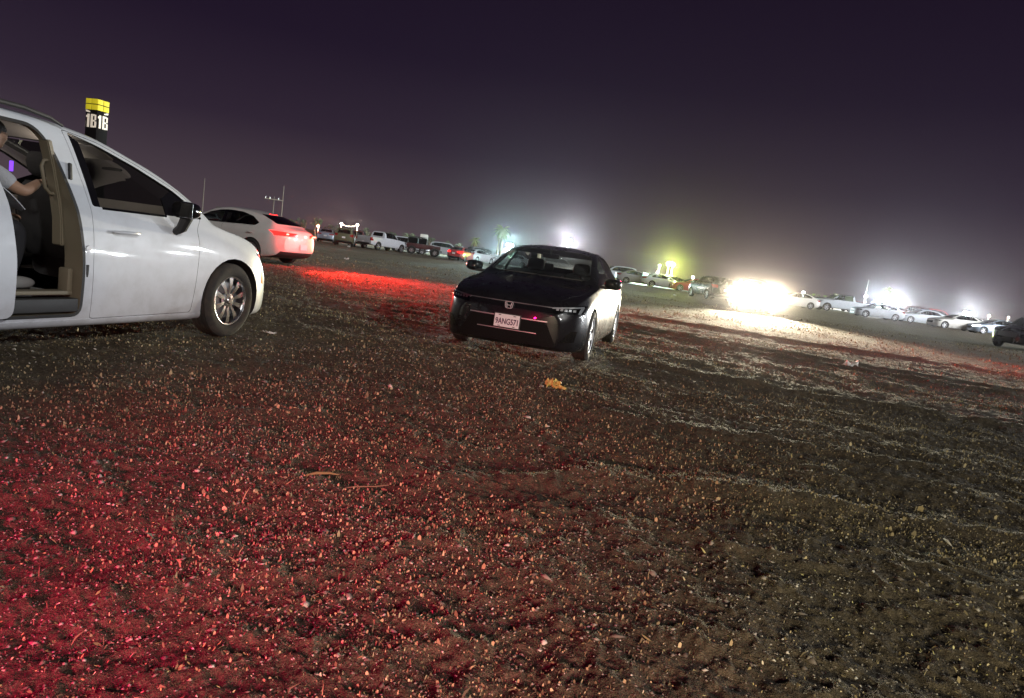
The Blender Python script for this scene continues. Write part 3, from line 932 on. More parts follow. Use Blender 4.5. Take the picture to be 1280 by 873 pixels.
def build_dark_sedan(loc, yaw):
    root = empty('dark_sedan', loc, yaw)
    tag(root, 'black sedan facing the camera, front plate 9ANG571, lights off', 'car')
    sp = sedan_spec(M_DARK)
    me, base = car_solid(sp)
    me = cut_windows(me, sp)
    # bonnet shut line
    for s in (1, -1):
        me = bool_me(me, prism([(-.38, s * .775), (.25, s * .735), (.70, s * .57), (.70, s * .565), (.25, s * .730), (-.38, s * .770)], 'z', .70, 1.2), 'DIFFERENCE', M_BLACK)
    # doors on both sides
    for s in (1, -1):
        f = [(-.50, .26), (-.50, .6), (-.47, .85), (-.53, .915), (-.62, .938), (-1.68, .958), (-1.66, .26)]
        r = [(-1.672, .26), (-1.692, .958), (-2.72, .985), (-2.75, .93), (-2.62, .70), (-2.36, .52), (-2.28, .26)]
        for poly in (f, r):
            y0, y1 = (.3, 1.3) if s > 0 else (-1.3, -.3)
            pr = rounded(poly, .03)
            d = bool_me(me, prism(pr, 'y', y0, y1), 'INTERSECT', M_DARK)
            # shrink slightly for the gap
            me = bool_me(me, prism(pr, 'y', y0, y1), 'DIFFERENCE', M_BLACK)
            cx = sum(p[0] for p in pr) / len(pr); cz = sum(p[1] for p in pr) / len(pr)
            for v in d.vertices:
                v.co.x = cx + (v.co.x - cx) * .993; v.co.z = cz + (v.co.z - cz) * .988
            do = link('door', shade(d, 28), None, root)
            bm = bmesh.new()
            hx = max(p[0] for p in poly) - 1.02 if poly is f else -2.50
            add_tube(bm, [(hx + .1, s * .885, .80), (hx + .085, s * .912, .80), (hx - .085, s * .915, .803), (hx - .1, s * .885, .803)], [.008, .012, .012, .008], 8)
            link('door_handle', finish(bm, 60), M_DARK, do)
    link('body', shade(me, 28), None, root)
    add_panes(sp, base, root, (0, 0, 0), M_GLASS, M_GLASS)
    front_face(root, base, 'near')
    for s in (1, -1):
        b = patch(base, [(s * .40, .80), (s * .78, .80), (s * .80, .93), (s * .42, .90)], 'x', lambda c, n: c.x < -3.3 and n.x < -.1, -.004)
        link('tail_light', finish(thicken(b, .012)), M_REDLENS, root)
        add_mirror(root, -.66, .985, .985, s, M_DARK, (0, 0, 0), 1.0)
        put_wheel(root, 0, s * .795, .317, .215, .218, 5, True, M_GALLOY, .0, .2)
        put_wheel(root, -2.735, s * .795, .317, .215, .218, 5, True, M_GALLOY, 0, .7)
    # badge: an H inside a rounded frame
    bm = bmesh.new()
    for (y0, z0, y1, z1) in ((-.022, -.026, -.030, .028), (.022, -.026, .030, .028)):
        add_tube(bm, [(0, y0, z0), (0, y1, z1)], .0055, 6)
    add_tube(bm, [(0, -.026, .0), (0, .026, .0)], .005, 6)
    fr = rounded([(-.040, -.036), (.040, -.036), (.050, .040), (-.050, .040)], .022, 4)
    add_tube(bm, [(0, p[0], p[1]) for p in fr] + [(0, fr[0][0], fr[0][1])], .004, 6)
    link('badge', finish(bm, 50), M_SATIN, root, (.898, 0, .612))
    plate(root, (.905, 0, .425), 0, '9ANG571', tilt=-.05)
    bm = bmesh.new(); add_box(bm, (.892, 0, .425), (.012, .33, .175), bev=.004); link('plate_holder', finish(bm), M_BLACK, root)
    base.free()
    # cabin
    bm = bmesh.new(); add_box(bm, (-.78, 0, .80), (.55, 1.38, .22), bev=.06, seg=3); d = link('dashboard', finish(bm), M_BLACK, root)
    bm = bmesh.new(); add_box(bm, (-1.6, 0, .34), (2.5, 1.40, .05)); link('cabin_floor', finish(bm), M_INT, root)
    steering_wheel(root, (-1.12, .36, .88), .4)
    for y in (.36, -.36):
        seat(root, -1.52, y, .48, .50, M_SEAT, .30, .56)
    seat(root, -2.42, 0, .52, 1.22, M_SEAT, .36, .50, head=False)
    for y in (.38, -.38):
        bm = bmesh.new(); add_box(bm, (-2.70, y, 1.08), (.07, .24, .13), bev=.03); link('headrest', finish(bm), M_SEAT, root)
    bm = bmesh.new(); add_box(bm, (-2.95, 0, .99), (.45, 1.2, .03)); link('parcel_shelf', finish(bm), M_INT, root)
    bm = bmesh.new(); add_box(bm, (-1.10, 0, 1.255), (.035, .25, .07), bev=.02); add_tube(bm, [(-1.09, 0, 1.27), (-1.08, 0, 1.34)], .012, 6)
    link('rear_view_mirror', finish(bm), M_BLACK, root)
    for y0, y1 in ((.62, .05), (-.02, -.52)):
        add_tube_obj('wiper', [(-.43 + .1, y0, .985), (-.36 + .1, (y0 + y1) / 2, .988), (-.34 + .1, y1, .985)], [.008, .007, .005], M_BLACK, root, 6)
    return root
# ----------------------------------------------------------------------------
# camera (also used to turn a picture position at a known depth into a place)
# ----------------------------------------------------------------------------
CAM_F, CAM_ROLL, CAM_PITCH, CAM_H = 877.69, .13519, .13040, 1.17916
_F = Vector((0, math.cos(CAM_PITCH), -math.sin(CAM_PITCH)))
_R0 = Vector((1, 0, 0)); _U0 = _R0.cross(_F)
_R = _R0 * math.cos(CAM_ROLL) + _U0 * math.sin(CAM_ROLL)
_U = _U0 * math.cos(CAM_ROLL) - _R0 * math.sin(CAM_ROLL)
def at(u, v, Y):
    d = _F + _R * ((u - 640) / CAM_F) - _U * ((v - 436.5) / CAM_F)
    return Vector((0, 0, CAM_H)) + d * (Y / d.y)
def ground_at(u, v):
    d = _F + _R * ((u - 640) / CAM_F) - _U * ((v - 436.5) / CAM_F)
    return Vector((0, 0, CAM_H)) + d * (-CAM_H / d.z)

# ----------------------------------------------------------------------------
# cars of the far rows: one prototype of each kind, then copies
# ----------------------------------------------------------------------------
SUV = dict(
    paint=M_WHITE,
    top=[(.86, .66), (.83, .86), (.70, .98), (.2, 1.06), (-.2, 1.11), (-.42, 1.20), (-.95, 1.56), (-1.25, 1.66), (-2.0, 1.72), (-3.1, 1.69), (-3.45, 1.62), (-3.66, 1.25), (-3.74, 1.0), (-3.78, .88)],
    bot=[(.86, .34), (.78, .26), (.5, .24), (-2.8, .24), (-3.5, .32), (-3.78, .45)],
    wmax=[(.86, .66), (.78, .78), (.55, .90), (0, .945), (-1.5, .945), (-3, .94), (-3.5, .90), (-3.78, .80)],
    zsh=[(.86, .60), (.7, .90), (0, 1.01), (-.5, 1.05), (-2, 1.08), (-3.5, 1.12), (-3.78, .8)],
    wsh=[(.86, .58), (.7, .78), (0, .88), (-1, .895), (-3, .885), (-3.6, .82), (-3.78, .66)],
    wr=[(.86, .46), (.7, .66), (0, .78), (-.5, .77), (-1.2, .68), (-2, .65), (-3.4, .63), (-3.78, .56)],
    dz=[(.86, .02), (.3, .04), (-.6, .07), (-1.3, .05), (-3.3, .05), (-3.78, .05)],
    bowF=.2, bowF0=.2, bowR=.12, bowR0=-3.2, wsbow=[(.1, 0), (-.3, .10), (-.8, .08), (-1.3, 0)],
    cabin=(-3.5, -.45, .45), arch=.415, axles=[(0, .365), (-2.8, .365)], wheel=(.365, .235, .24),
    side_windows=[dict(cut=[(-.66, 1.10), (-1.0, 1.42), (-1.3, 1.56), (-2.2, 1.60), (-3.0, 1.57), (-3.35, 1.45), (-3.40, 1.20), (-2.2, 1.13)], r=.03,
                       fill=[([(-.70, 1.105), (-1.02, 1.41), (-1.3, 1.545), (-1.62, 1.56), (-1.65, 1.12)], 'glass'),
                             ([(-1.65, 1.11), (-1.61, 1.58), (-1.70, 1.58), (-1.74, 1.12)], 'trim'),
                             ([(-1.75, 1.125), (-1.72, 1.57), (-2.2, 1.585), (-2.60, 1.58), (-2.60, 1.16)], 'glass'),
                             ([(-2.60, 1.15), (-2.60, 1.60), (-2.68, 1.60), (-2.70, 1.16)], 'trim'),
                             ([(-2.70, 1.165), (-2.68, 1.575), (-3.0, 1.555), (-3.33, 1.44), (-3.38, 1.205)], 'glass')])],
    front_window=([(-.72, 1.14), (-.60, 1.58), (.60, 1.58), (.72, 1.14)], -1.25, .1),
    rear_window=([(-.60, 1.16), (-.52, 1.52), (.52, 1.52), (.60, 1.16)], -4.0, -3.42),
    heads=(.50, .84, .76, .90), tails=(.56, .88, .92, 1.14), grille=(.46, .56, .80), plates=(.62, .80),
)
PICKUP = dict(
    paint=M_WHITE,
    top=[(.98, .72), (.95, .98), (.84, 1.12), (.3, 1.19), (-.25, 1.24), (-.48, 1.34), (-.98, 1.74), (-1.25, 1.85), (-1.9, 1.90), (-2.45, 1.87), (-2.62, 1.80), (-2.74, 1.40), (-2.80, 1.26), (-3.2, 1.245), (-4.5, 1.245), (-4.74, 1.23), (-4.80, 1.10)],
    bot=[(.98, .46), (.88, .38), (.5, .36), (-4.2, .40), (-4.8, .52)],
    wmax=[(.98, .78), (.90, .88), (.6, .97), (0, 1.0), (-2, 1.0), (-4.4, .99), (-4.8, .94)],
    zsh=[(.98, .68), (.8, 1.02), (0, 1.13), (-.6, 1.17), (-2.6, 1.20), (-2.9, 1.19), (-4.8, 1.0)],
    wsh=[(.98, .72), (.8, .86), (0, .94), (-1, .95), (-2.8, .95), (-4.5, .95), (-4.8, .90)],
    wr=[(.98, .60), (.8, .76), (0, .86), (-.5, .84), (-1.2, .74), (-2.4, .72), (-2.75, .80), (-2.85, .90), (-4.6, .90), (-4.8, .85)],
    dz=[(.98, .02), (.3, .05), (-.6, .07), (-1.3, .05), (-2.5, .05), (-2.8, .01), (-4.8, .01)],
    bowF=.16, bowF0=.3, bowR=.04, bowR0=-4.3, wsbow=[(.1, 0), (-.3, .10), (-.8, .08), (-1.2, 0)],
    cabin=(-2.55, -.5, .62), arch=.45, axles=[(0, .40), (-3.65, .40)], wheel=(.40, .26, .245),
    side_windows=[dict(cut=[(-.72, 1.225), (-1.02, 1.58), (-1.28, 1.73), (-2.0, 1.765), (-2.45, 1.74), (-2.50, 1.25)], r=.03,
                       fill=[([(-.76, 1.23), (-1.04, 1.57), (-1.28, 1.715), (-1.60, 1.735), (-1.62, 1.24)], 'glass'),
                             ([(-1.62, 1.22), (-1.60, 1.76), (-1.70, 1.76), (-1.72, 1.22)], 'trim'),
                             ([(-1.72, 1.24), (-1.70, 1.745), (-2.0, 1.75), (-2.44, 1.73), (-2.49, 1.255)], 'glass')])],
    front_window=([(-.76, 1.27), (-.64, 1.75), (.64, 1.75), (.76, 1.27)], -1.2, .1),
    rear_window=([(-.62, 1.36), (-.58, 1.72), (.58, 1.72), (.62, 1.36)], -2.95, -2.5),
    heads=(.62, .95, .86, 1.02), tails=(.80, .99, .86, 1.18), grille=(.58, .62, .98), plates=(.60, .70), bed=(-4.68, -2.90),
)
def kind_spec(kind):
    if kind == 'sedan':
        return sedan_spec(M_WHITE, heads=(.50, .86, .585, .70), tails=(.38, .80, .80, .93), grille=(.46, .38, .57), plates=(.44, .70))
    if kind == 'fastback':
        s = sedan_spec(M_WHITE, heads=(.50, .86, .585, .70), tails=(.30, .80, .82, .93), grille=(.46, .38, .57), plates=(.44, .55))
        s['top'] = [(.87, .60), (.85, .675), (.78, .75), (.62, .81), (.3, .89), (-.1, .95), (-.36, .99), (-.6, 1.10), (-.95, 1.27), (-1.3, 1.40), (-1.75, 1.455), (-2.2, 1.44), (-2.7, 1.36), (-3.1, 1.23), (-3.45, 1.09), (-3.66, 1.02), (-3.76, .98), (-3.80, .90)]
        s['rear_window'] = ([(-.60, 1.12), (-.50, 1.34), (.50, 1.34), (.60, 1.12)], -3.42, -2.3)
        return s
    return SUV if kind == 'suv' else PICKUP

PROTO = {}
def proto_car(kind, lod=1):
    key = (kind, lod)
    sp = kind_spec(kind)
    root = empty({'pickup': 'pickup_truck', 'suv': 'parked_suv'}.get(kind, 'parked_car'))
    me, base = car_solid(sp, True, lod)
    me = cut_windows(me, sp)
    if 'bed' in sp:
        me = bool_me(me, prism([(sp['bed'][0], -.74), (sp['bed'][1], -.74), (sp['bed'][1], .74), (sp['bed'][0], .74)], 'z', .78, 2), 'DIFFERENCE', M_BLACK)
        for s in (1, -1):
            pass
    if lod == 0:
        for s in (1, -1):
            for poly in ([(-.50, .26), (-.50, .6), (-.47, .85), (-.53, .915), (-.62, .938), (-1.68, .958), (-1.66, .26)], [(-1.672, .26), (-1.692, .958), (-2.72, .985), (-2.75, .93), (-2.62, .70), (-2.36, .52), (-2.28, .26)]):
                pr = rounded(poly, .03)
                y0, y1 = (.3, 1.3) if s > 0 else (-1.3, -.3)
                d = bool_me(me, prism(pr, 'y', y0, y1), 'INTERSECT', M_WHITE)
                me = bool_me(me, prism(pr, 'y', y0, y1), 'DIFFERENCE', M_BLACK)
                cx = sum(p[0] for p in pr) / len(pr); cz = sum(p[1] for p in pr) / len(pr)
                for v in d.vertices:
                    v.co.x = cx + (v.co.x - cx) * .993; v.co.z = cz + (v.co.z - cz) * .988
                do = link('door', shade(d, 28), None, root)
                hx = max(p[0] for p in poly) - 1.02
                bm = bmesh.new(); add_tube(bm, [(hx + .1, s * .885, .80), (hx + .085, s * .912, .80), (hx - .085, s * .915, .803), (hx - .1, s * .885, .803)], [.008, .012, .012, .008], 8)
                link('door_handle', finish(bm, 60), M_WHITE, do)
    link('body', shade(me, 30), None, root)
    add_panes(sp, base, root, (0, 0, 0), M_TINT, M_GLASS)
    def fk(c, n): return c.x > .1 and n.x > .10
    xr = min(p[0] for p in sp['top'])
    def rk(c, n): return c.x < xr + .9 and n.x < -.10
    a0, a1, z0, z1 = sp['heads']; b0, b1, w0, w1 = sp['tails']
    for s in (1, -1):
        hp = [(s * a0, z0), (s * a1, z0 + .02), (s * a1, z1), (s * a0, z1 - .04)]
        h = link('headlight', finish(thicken(patch(base, hp, 'x', fk, .0), .02)), M_CHROME, root)
        link('lamp_cover', finish(patch(base, hp, 'x', fk, -.008), 50), M_LENS, h)
        tp = [(s * b0, w0), (s * b1, w0 - .01), (s * b1, w1), (s * b0, w1 - .02)]
        link('tail_light', finish(thicken(patch(base, tp, 'x', rk, -.006), .014)), M_REDLENS, root)
    gy, g0, g1 = sp['grille']
    link('grille', finish(thicken(patch(base, rounded([(-gy * .9, g0), (gy * .9, g0), (gy, g1), (-gy, g1)], .03), 'x', fk, -.004), .01)), M_BLACK, root)
    bb = min(p[1] for p in sp['bot'])
    link('rear_bumper', finish(thicken(patch(base, [(-.8, bb + .06), (.8, bb + .06), (.72, bb + .26), (-.72, bb + .26)], 'x', rk, -.006), .012)), M_BLACK, root)
    base.free()
    zf = sp['plates']
    plate(root, (xr - .035, 0, zf[1]), PI, None)
    R, wd, rim = sp['wheel']
    W = max(p[1] for p in sp['wmax'])
    for (x, z) in sp['axles']:
        for s in (-1, 1):
            put_wheel(root, x, s * (W - wd / 2 - .005), R, wd, rim, 5, False if lod else True, M_GALLOY, 0, random.uniform(0, 1.2), lod)
    mz = {'pickup': 1.30, 'suv': 1.15}.get(kind, .985)
    for s in (1, -1):
        add_mirror(root, -.66, W + .09, mz, s, M_WHITE if kind != 'pickup' else M_BLACK, (0, 0, 0), 1.0 if kind != 'pickup' else 1.3)
    # seats and dashboard seen through the glass
    zs = sp['cabin'][2] + .22
    bm = bmesh.new(); add_box(bm, (-.80, 0, mz - .2), (.5, 1.3, .2), bev=.05); link('dashboard', finish(bm), M_BLACK, root)
    for y in (.37, -.37):
        seat(root, -1.45, y, zs, .5, M_SEAT, .25, .60)
    if kind != 'pickup':
        seat(root, -2.35, 0, zs, 1.2, M_SEAT, .3, .5, head=False)
    PROTO[key] = root
    return root

PAINTS = {
    'white': M_WHITE, 'pearl': M_PEARL,
    'silver': mat('silver_paint', (.42, .43, .45), .3, metal=.5, coat=.9, dirt=.1),
    'blue': mat('pale_blue_paint', (.30, .36, .46), .3, metal=.4, coat=.9, dirt=.1),
    'dark': M_DARK, 'grey': mat('grey_paint', (.12, .12, .13), .3, metal=.4, coat=1, dirt=.1),
    'red': mat('red_paint', (.38, .03, .03), .3, coat=1, dirt=.1),
    'maroon': mat('maroon_paint', (.07, .012, .014), .3, coat=1, dirt=.1),
    'olive': mat('olive_paint', (.09, .10, .05), .35, coat=.8, dirt=.1),
}
M_HEADLIT = emis('headlight_glare', (1.0, .95, .84), 60)
_used = set()
def place_car(kind, paint, loc, yaw, label, cat='car', group=None, tails=False, heads=False, scale=1.0, lod=1):
    key = (kind, lod)
    p = PROTO.get(key) or proto_car(kind, lod)
    rp = {}
    if paint != 'white': rp['white_paint'] = PAINTS[paint]
    if tails: rp['red_lens'] = M_REDLIT
    if heads: rp['lamp_lens'] = M_HEADLIT
    if key in _used:
        r = copy_tree(p, None, rp)
    else:
        _used.add(key)
        # keep the prototype pristine: put a copy to use and park the prototype last
        r = copy_tree(p, None, rp)
    # centre of the car at loc
    wb = abs(kind_spec(kind)['axles'][1][0])
    c, s = math.cos(yaw), math.sin(yaw)
    r.location = (loc[0] + c * wb / 2 * scale, loc[1] + s * wb / 2 * scale, loc[2])
    r.rotation_euler = (0, 0, yaw)
    r.scale = (scale,) * 3
    for k in ('label', 'category', 'group'):
        if k in r: del r[k]
    tag(r, label, cat, group)
    return r

def drop_prototypes():
    def rm(o):
        for c in children(o): rm(c)
        bpy.data.objects.remove(o)
    for p in PROTO.values(): rm(p)

# open four-wheel-drive with big wheels, built box by box
def build_jeep(loc, yaw):
    root = empty('off_road_truck', loc, yaw)
    tag(root, 'dark off-road truck on big wheels between white SUV and red-lit car', 'truck', 'cars parked along the far row')
    P = PAINTS['maroon']
    b = bmesh.new()
    add_box(b, (-1.75, 0, .88), (2.1, 1.52, .50), bev=.05)
    add_box(b, (-.35, 0, .90), (.75, 1.40, .46), bev=.05)
    add_box(b, (.20, 0, .94), (.85, 1.15, .34), bev=.05)
    link('body', finish(b, 40), P, root)
    b = bmesh.new(); add_box(b, (.63, 0, .90), (.05, 1.10, .42), bev=.015); g = link('grille', finish(b, 40), P, root)
    b = bmesh.new()
    for k in range(7): add_box(b, (.66, -.30 + .1 * k, .92), (.015, .04, .26), bev=.005)
    link('grille_slots', finish(b, 40), M_BLACK, g)
    for s in (1, -1):
        b = bmesh.new(); add_lathe_y(b, [(.001, 0), (.085, 0), (.09, -.02)], 16)
        bmesh.ops.rotate(b, verts=b.verts, matrix=Matrix.Rotation(-PI / 2, 3, 'Z'))
        link('headlight', finish(b, 40), M_CHROME, root, (.665, s * .43, .93))
        for x, w in ((.12, .95), (-2.30, .85)):
            b = bmesh.new()
            for k in range(9):
                a0, a1 = PI * k / 9, PI * (k + 1) / 9
                q = [(x + .47 * math.cos(a), .42 + .50 * math.sin(a)) for a in (a0, a1)]
                ym = s * .80
                vs = [b.verts.new((q[0][0], ym - s * .12, q[0][1])), b.verts.new((q[1][0], ym - s * .12, q[1][1])), b.verts.new((q[1][0], ym + s * .14, q[1][1])), b.verts.new((q[0][0], ym + s * .14, q[0][1]))]
                b.faces.new(vs)
            bmesh.ops.remove_doubles(b, verts=b.verts, dist=.001)
            thicken(b, .035)
            link('fender_flare', finish(b, 40), M_BLACK, root)
            put_wheel(root, x, s * .80, .42, .29, .215, 5, False, M_GALLOY, 0, random.random(), 1)
        b = bmesh.new(); add_box(b, (-2.83, s * .66, .92), (.04, .12, .2), bev=.01); link('tail_light', finish(b), M_REDLENS, root)
        b = bmesh.new(); add_box(b, (-.75, s * .90, 1.22), (.08, .2, .16), bev=.03); link('door_mirror', finish(b), M_BLACK, root)
        b = bmesh.new(); add_box(b, (-1.2, s * .80, .46), (1.4, .12, .08), bev=.02); link('side_step', finish(b), M_BLACK, root)
    b = bmesh.new()
    for s in (1, -1):
        add_tube(b, [(-.62, s * .70, 1.10), (-.85, s * .66, 1.72), (-1.75, s * .66, 1.80), (-2.70, s * .66, 1.72), (-2.78, s * .70, 1.10)], .04, 8)
        add_tube(b, [(-1.70, s * .66, 1.80), (-1.70, s * .70, 1.10)], .04, 8)
    for x, z in ((-.85, 1.72), (-1.75, 1.80), (-2.70, 1.72)):
        add_tube(b, [(x, -.66, z), (x, .66, z)], .04, 8)
    link('roll_cage', finish(b, 50), M_BLACK, root)
    b = bmesh.new(); add_box(b, (-1.80, 0, 1.83), (2.0, 1.42, .05), bev=.02); link('roof', finish(b), M_BLACK, root)
    b = bmesh.new(); add_box(b, (-.73, 0, 1.40), (.012, 1.28, .56), rot=('Y', -.36)); link('windscreen', finish(b), M_TINT, root)
    for s in (1, -1):
        b = bmesh.new(); add_box(b, (-1.24, s * .685, 1.43), (.80, .010, .55)); add_box(b, (-2.25, s * .685, 1.43), (.92, .010, .55)); link('window_pane', finish(b), M_PRIV, root)
    sp = put_wheel(root, -2.98, 0.0, .40, .26, .215, 5, False, M_GALLOY, 0, .4, 1, z=1.0)
    sp.name = 'spare_wheel'
    sp.rotation_euler = (0, 0, -PI / 2)
    for x in (.76, -2.88):
        b = bmesh.new(); add_box(b, (x, 0, .60), (.12, 1.5, .14), bev=.03); link('bumper', finish(b), M_BLACK, root)
    for y in (.35, -.35):
        seat(root, -1.35, y, .95, .48, M_SEAT, .2, .55)
    return root
# ----------------------------------------------------------------------------
# the person stooping in the minivan's doorway
# ----------------------------------------------------------------------------
def skin_mesh(nodes, edges, root=0, sub=2):
    """continuous surface grown round a skeleton; nodes: (x, y, z, radius or (rx, ry))"""
    me = bpy.data.meshes.new('sk')
    me.from_pydata([n[:3] for n in nodes], edges, [])
    o = bpy.data.objects.new('sk', me)
    COL.objects.link(o)
    m = o.modifiers.new('s', 'SKIN'); m.use_smooth_shade = True; m.branch_smoothing = .6
    if not me.skin_vertices: pass
    for i, n in enumerate(nodes):
        r = n[3]
        me.skin_vertices[0].data[i].radius = r if isinstance(r, tuple) else (r, r)
        me.skin_vertices[0].data[i].use_root = (i == root)
    s = o.modifiers.new('u', 'SUBSURF'); s.levels = sub; s.render_levels = sub
    dg = bpy.context.evaluated_depsgraph_get()
    out = bpy.data.meshes.new_from_object(o.evaluated_get(dg))
    bpy.data.objects.remove(o)
    out.materials.clear()
    out.polygons.foreach_set('use_smooth', [True] * len(out.polygons))
    return out

def join_meshes(ms):
    bm = bmesh.new()
    for m in ms: bm.from_mesh(m)
    me = bpy.data.meshes.new('j'); bm.to_mesh(me); bm.free()
    me.polygons.foreach_set('use_smooth', [True] * len(me.polygons))
    return me

def ellipsoid(c, r, rot=None, u=20, v=14, fn=None):
    bm = bmesh.new()
    bmesh.ops.create_uvsphere(bm, u_segments=u, v_segments=v, radius=1)
    for q in bm.verts:
        p = Vector(q.co)
        if fn: p = fn(p)
        q.co = Vector((p.x * r[0], p.y * r[1], p.z * r[2]))
    if rot is not None: bmesh.ops.transform(bm, matrix=rot, verts=bm.verts)
    bmesh.ops.translate(bm, verts=bm.verts, vec=c)
    me = bpy.data.meshes.new('e'); bm.to_mesh(me); bm.free()
    me.polygons.foreach_set('use_smooth', [True] * len(me.polygons))
    return me

def build_person(van_loc, van_yaw):
    """coordinates below are in the minivan's frame (x forward, y left)"""
    M_SKIN = mat('skin', (.30, .18, .12), .5, vary=.1)
    M_SHIRT = mat('pale_grey_shirt', (.36, .37, .40), .9, bump=.5, bscale=60)
    M_TROU = mat('dark_trousers', (.014, .014, .018), .85, bump=.3, bscale=80)
    M_SHOE = mat('grey_shoe', (.22, .215, .21), .8)
    M_HAIR = mat('dark_hair', (.012, .010, .009), .6, bump=.6, bscale=90)
    base = Vector((-2.25, -.45, .44))
    c, s = math.cos(van_yaw), math.sin(van_yaw)
    root = empty('person', (van_loc[0] + c * base.x - s * base.y, van_loc[1] + s * base.x + c * base.y, base.z), van_yaw)
    tag(root, 'person in grey shirt and dark trousers reaching to the seat inside the open minivan', 'person')
    def L(p): return tuple(Vector(p[:3]) - base) + tuple(p[3:])
    hip = (-2.38, -.44, .88)
    # body skeleton
    N = [(-2.38, -.44, .88, (.15, .12)), (-2.33, -.45, 1.02, (.145, .11)), (-2.26, -.46, 1.17, (.165, .115)), (-2.20, -.47, 1.29, (.16, .10)),
         (-2.15, -.47, 1.38, .058), (-2.10, -.47, 1.45, .06),
         # right arm to the seat back
         (-2.16, -.65, 1.29, .062), (-2.06, -.73, 1.19, .045), (-2.00, -.745, 1.165, .045), (-1.90, -.70, 1.21, .037), (-1.80, -.64, 1.255, .027),
         # left arm
         (-2.16, -.27, 1.29, .062), (-2.10, -.20, 1.10, .045), (-1.98, -.22, .98, .04), (-1.84, -.30, .97, .028),
         # right leg
         (-2.33, -.54, .86, .105), (-2.10, -.62, .90, .085), (-1.96, -.64, .90, .068), (-1.99, -.64, .70, .058), (-2.03, -.64, .53, .042), (-1.92, -.65, .485, .036),
         # left leg
         (-2.33, -.34, .86, .105), (-2.08, -.30, .88, .085), (-1.94, -.28, .88, .068), (-2.0, -.28, .70, .058), (-2.06, -.28, .53, .042), (-1.95, -.28, .485, .036)]
    E = [(0, 1), (1, 2), (2, 3), (3, 4), (4, 5), (3, 6), (6, 7), (7, 8), (8, 9), (9, 10), (3, 11), (11, 12), (12, 13), (13, 14),
         (0, 15), (15, 16), (16, 17), (17, 18), (18, 19), (19, 20), (0, 21), (21, 22), (22, 23), (23, 24), (24, 25), (25, 26)]
    parts = [skin_mesh([L(n) for n in N], E)]
    # head: skull, jaw, nose, ears
    hc = Vector((-2.045, -.47, 1.53)) - base
    rot = Matrix.Rotation(.35, 4, 'Y')
    def face(p):
        q = Vector(p)
        if q.x > .3 and q.z < .1: q.x *= .93; q.y *= .90
        if q.z < -.3: q.y *= 1 + (q.z + .3) * .45; q.x = q.x * .95 + .06
        if q.x > .75 and abs(q.y) < .18 and -.28 < q.z < .12: q.x += .16 * (1 - abs(q.y) / .18) * (.5 - (q.z + .08) * 1.6)
        if q.x > .5 and abs(abs(q.y) - .36) < .16 and .0 < q.z < .2: q.x -= .07
        return q
    parts.append(ellipsoid(hc, (.098, .076, .118), rot, 32, 24, face))
    for sy in (1, -1):
        parts.append(ellipsoid(hc + rot.to_3x3() @ Vector((-.005, sy * .076, -.005)), (.018, .008, .03), rot, 10, 8))
    # hands: palm, four fingers and thumb closing over the seat's shoulder
    def hand(wrist, d, up, side, curl):
        d = Vector(d).normalized(); up = Vector(up).normalized(); lat = d.cross(up).normalized() * side
        w = Vector(wrist) - base
        out = [skin_mesh([tuple(w) + ((.028, .02),), tuple(w + d * .035) + ((.036, .016),), tuple(w + d * .075) + ((.042, .015),), tuple(w + d * .095) + ((.038, .012),)], [(0, 1), (1, 2), (2, 3)])]
        for k, ln in enumerate((.070, .080, .074, .058)):
            b = w + d * .088 + lat * (.030 - .020 * k)
            p1 = b + (d * math.cos(curl * .4) - up * math.sin(curl * .4)) * ln * .45
            p2 = p1 + (d * math.cos(curl) - up * math.sin(curl)) * ln * .32
            p3 = p2 + (d * math.cos(curl * 1.6) - up * math.sin(curl * 1.6)) * ln * .25
            out.append(skin_mesh([tuple(b - d * .02) + (.009,), tuple(b) + (.0095,), tuple(p1) + (.0085,), tuple(p2) + (.008,), tuple(p3) + (.006,)], [(0, 1), (1, 2), (2, 3), (3, 4)]))
        t0 = w + d * .03 + lat * .026
        t1 = t0 + (d * .6 + lat * .8).normalized() * .04
        t2 = t1 + (d * .85 + lat * .3 - up * .4).normalized() * .032
        out.append(skin_mesh([tuple(w + d * .02 + lat * .012) + (.011,), tuple(t0) + (.012,), tuple(t1) + (.010,), tuple(t2) + (.0075,)], [(0, 1), (1, 2), (2, 3)]))
        return out
    parts += hand((-1.80, -.64, 1.255), (.92, .30, .12), (-.1, 0, 1), 1, .7)
    parts += hand((-1.84, -.30, .97), (.9, -.1, .1), (0, 0, 1), -1, .6)
    body = link('body', join_meshes(parts), M_SKIN, root)
    # clothes
    def grow(idx, edges, d, rootidx=0):
        mp = {k: i for i, k in enumerate(idx)}
        nn = []
        for k in idx:
            n = L(N[k]); r = n[3]
            nn.append(n[:3] + ((r[0] + d, r[1] + d) if isinstance(r, tuple) else r + d,))
        return skin_mesh(nn, [(mp[a], mp[b]) for a, b in edges], mp[rootidx])
    shirt = grow([0, 1, 2, 3, 6, 7, 11, 12], [(0, 1), (1, 2), (2, 3), (3, 6), (6, 7), (3, 11), (11, 12)], .014, 1)
    link('shirt', shirt, M_SHIRT, root)
    # hem of the shirt hanging forward of the hips
    b = bmesh.new()
    for i in range(7):
        for j in range(6):
            u, v = i / 6, j / 5
            p = Vector((-2.18 + .20 * v + .02 * math.sin(u * 9), -.74 + .36 * u, 1.20 - .16 * v + .012 * math.sin(u * 11 + v * 3))) - base
            b.verts.new(p)
    b.verts.ensure_lookup_table()
    for i in range(6):
        for j in range(5):
            b.faces.new((b.verts[i * 6 + j], b.verts[i * 6 + j + 1], b.verts[i * 6 + j + 7], b.verts[i * 6 + j + 6]))
    thicken(b, .006)
    link('shirt_hem', finish(b, 60), M_SHIRT, root)
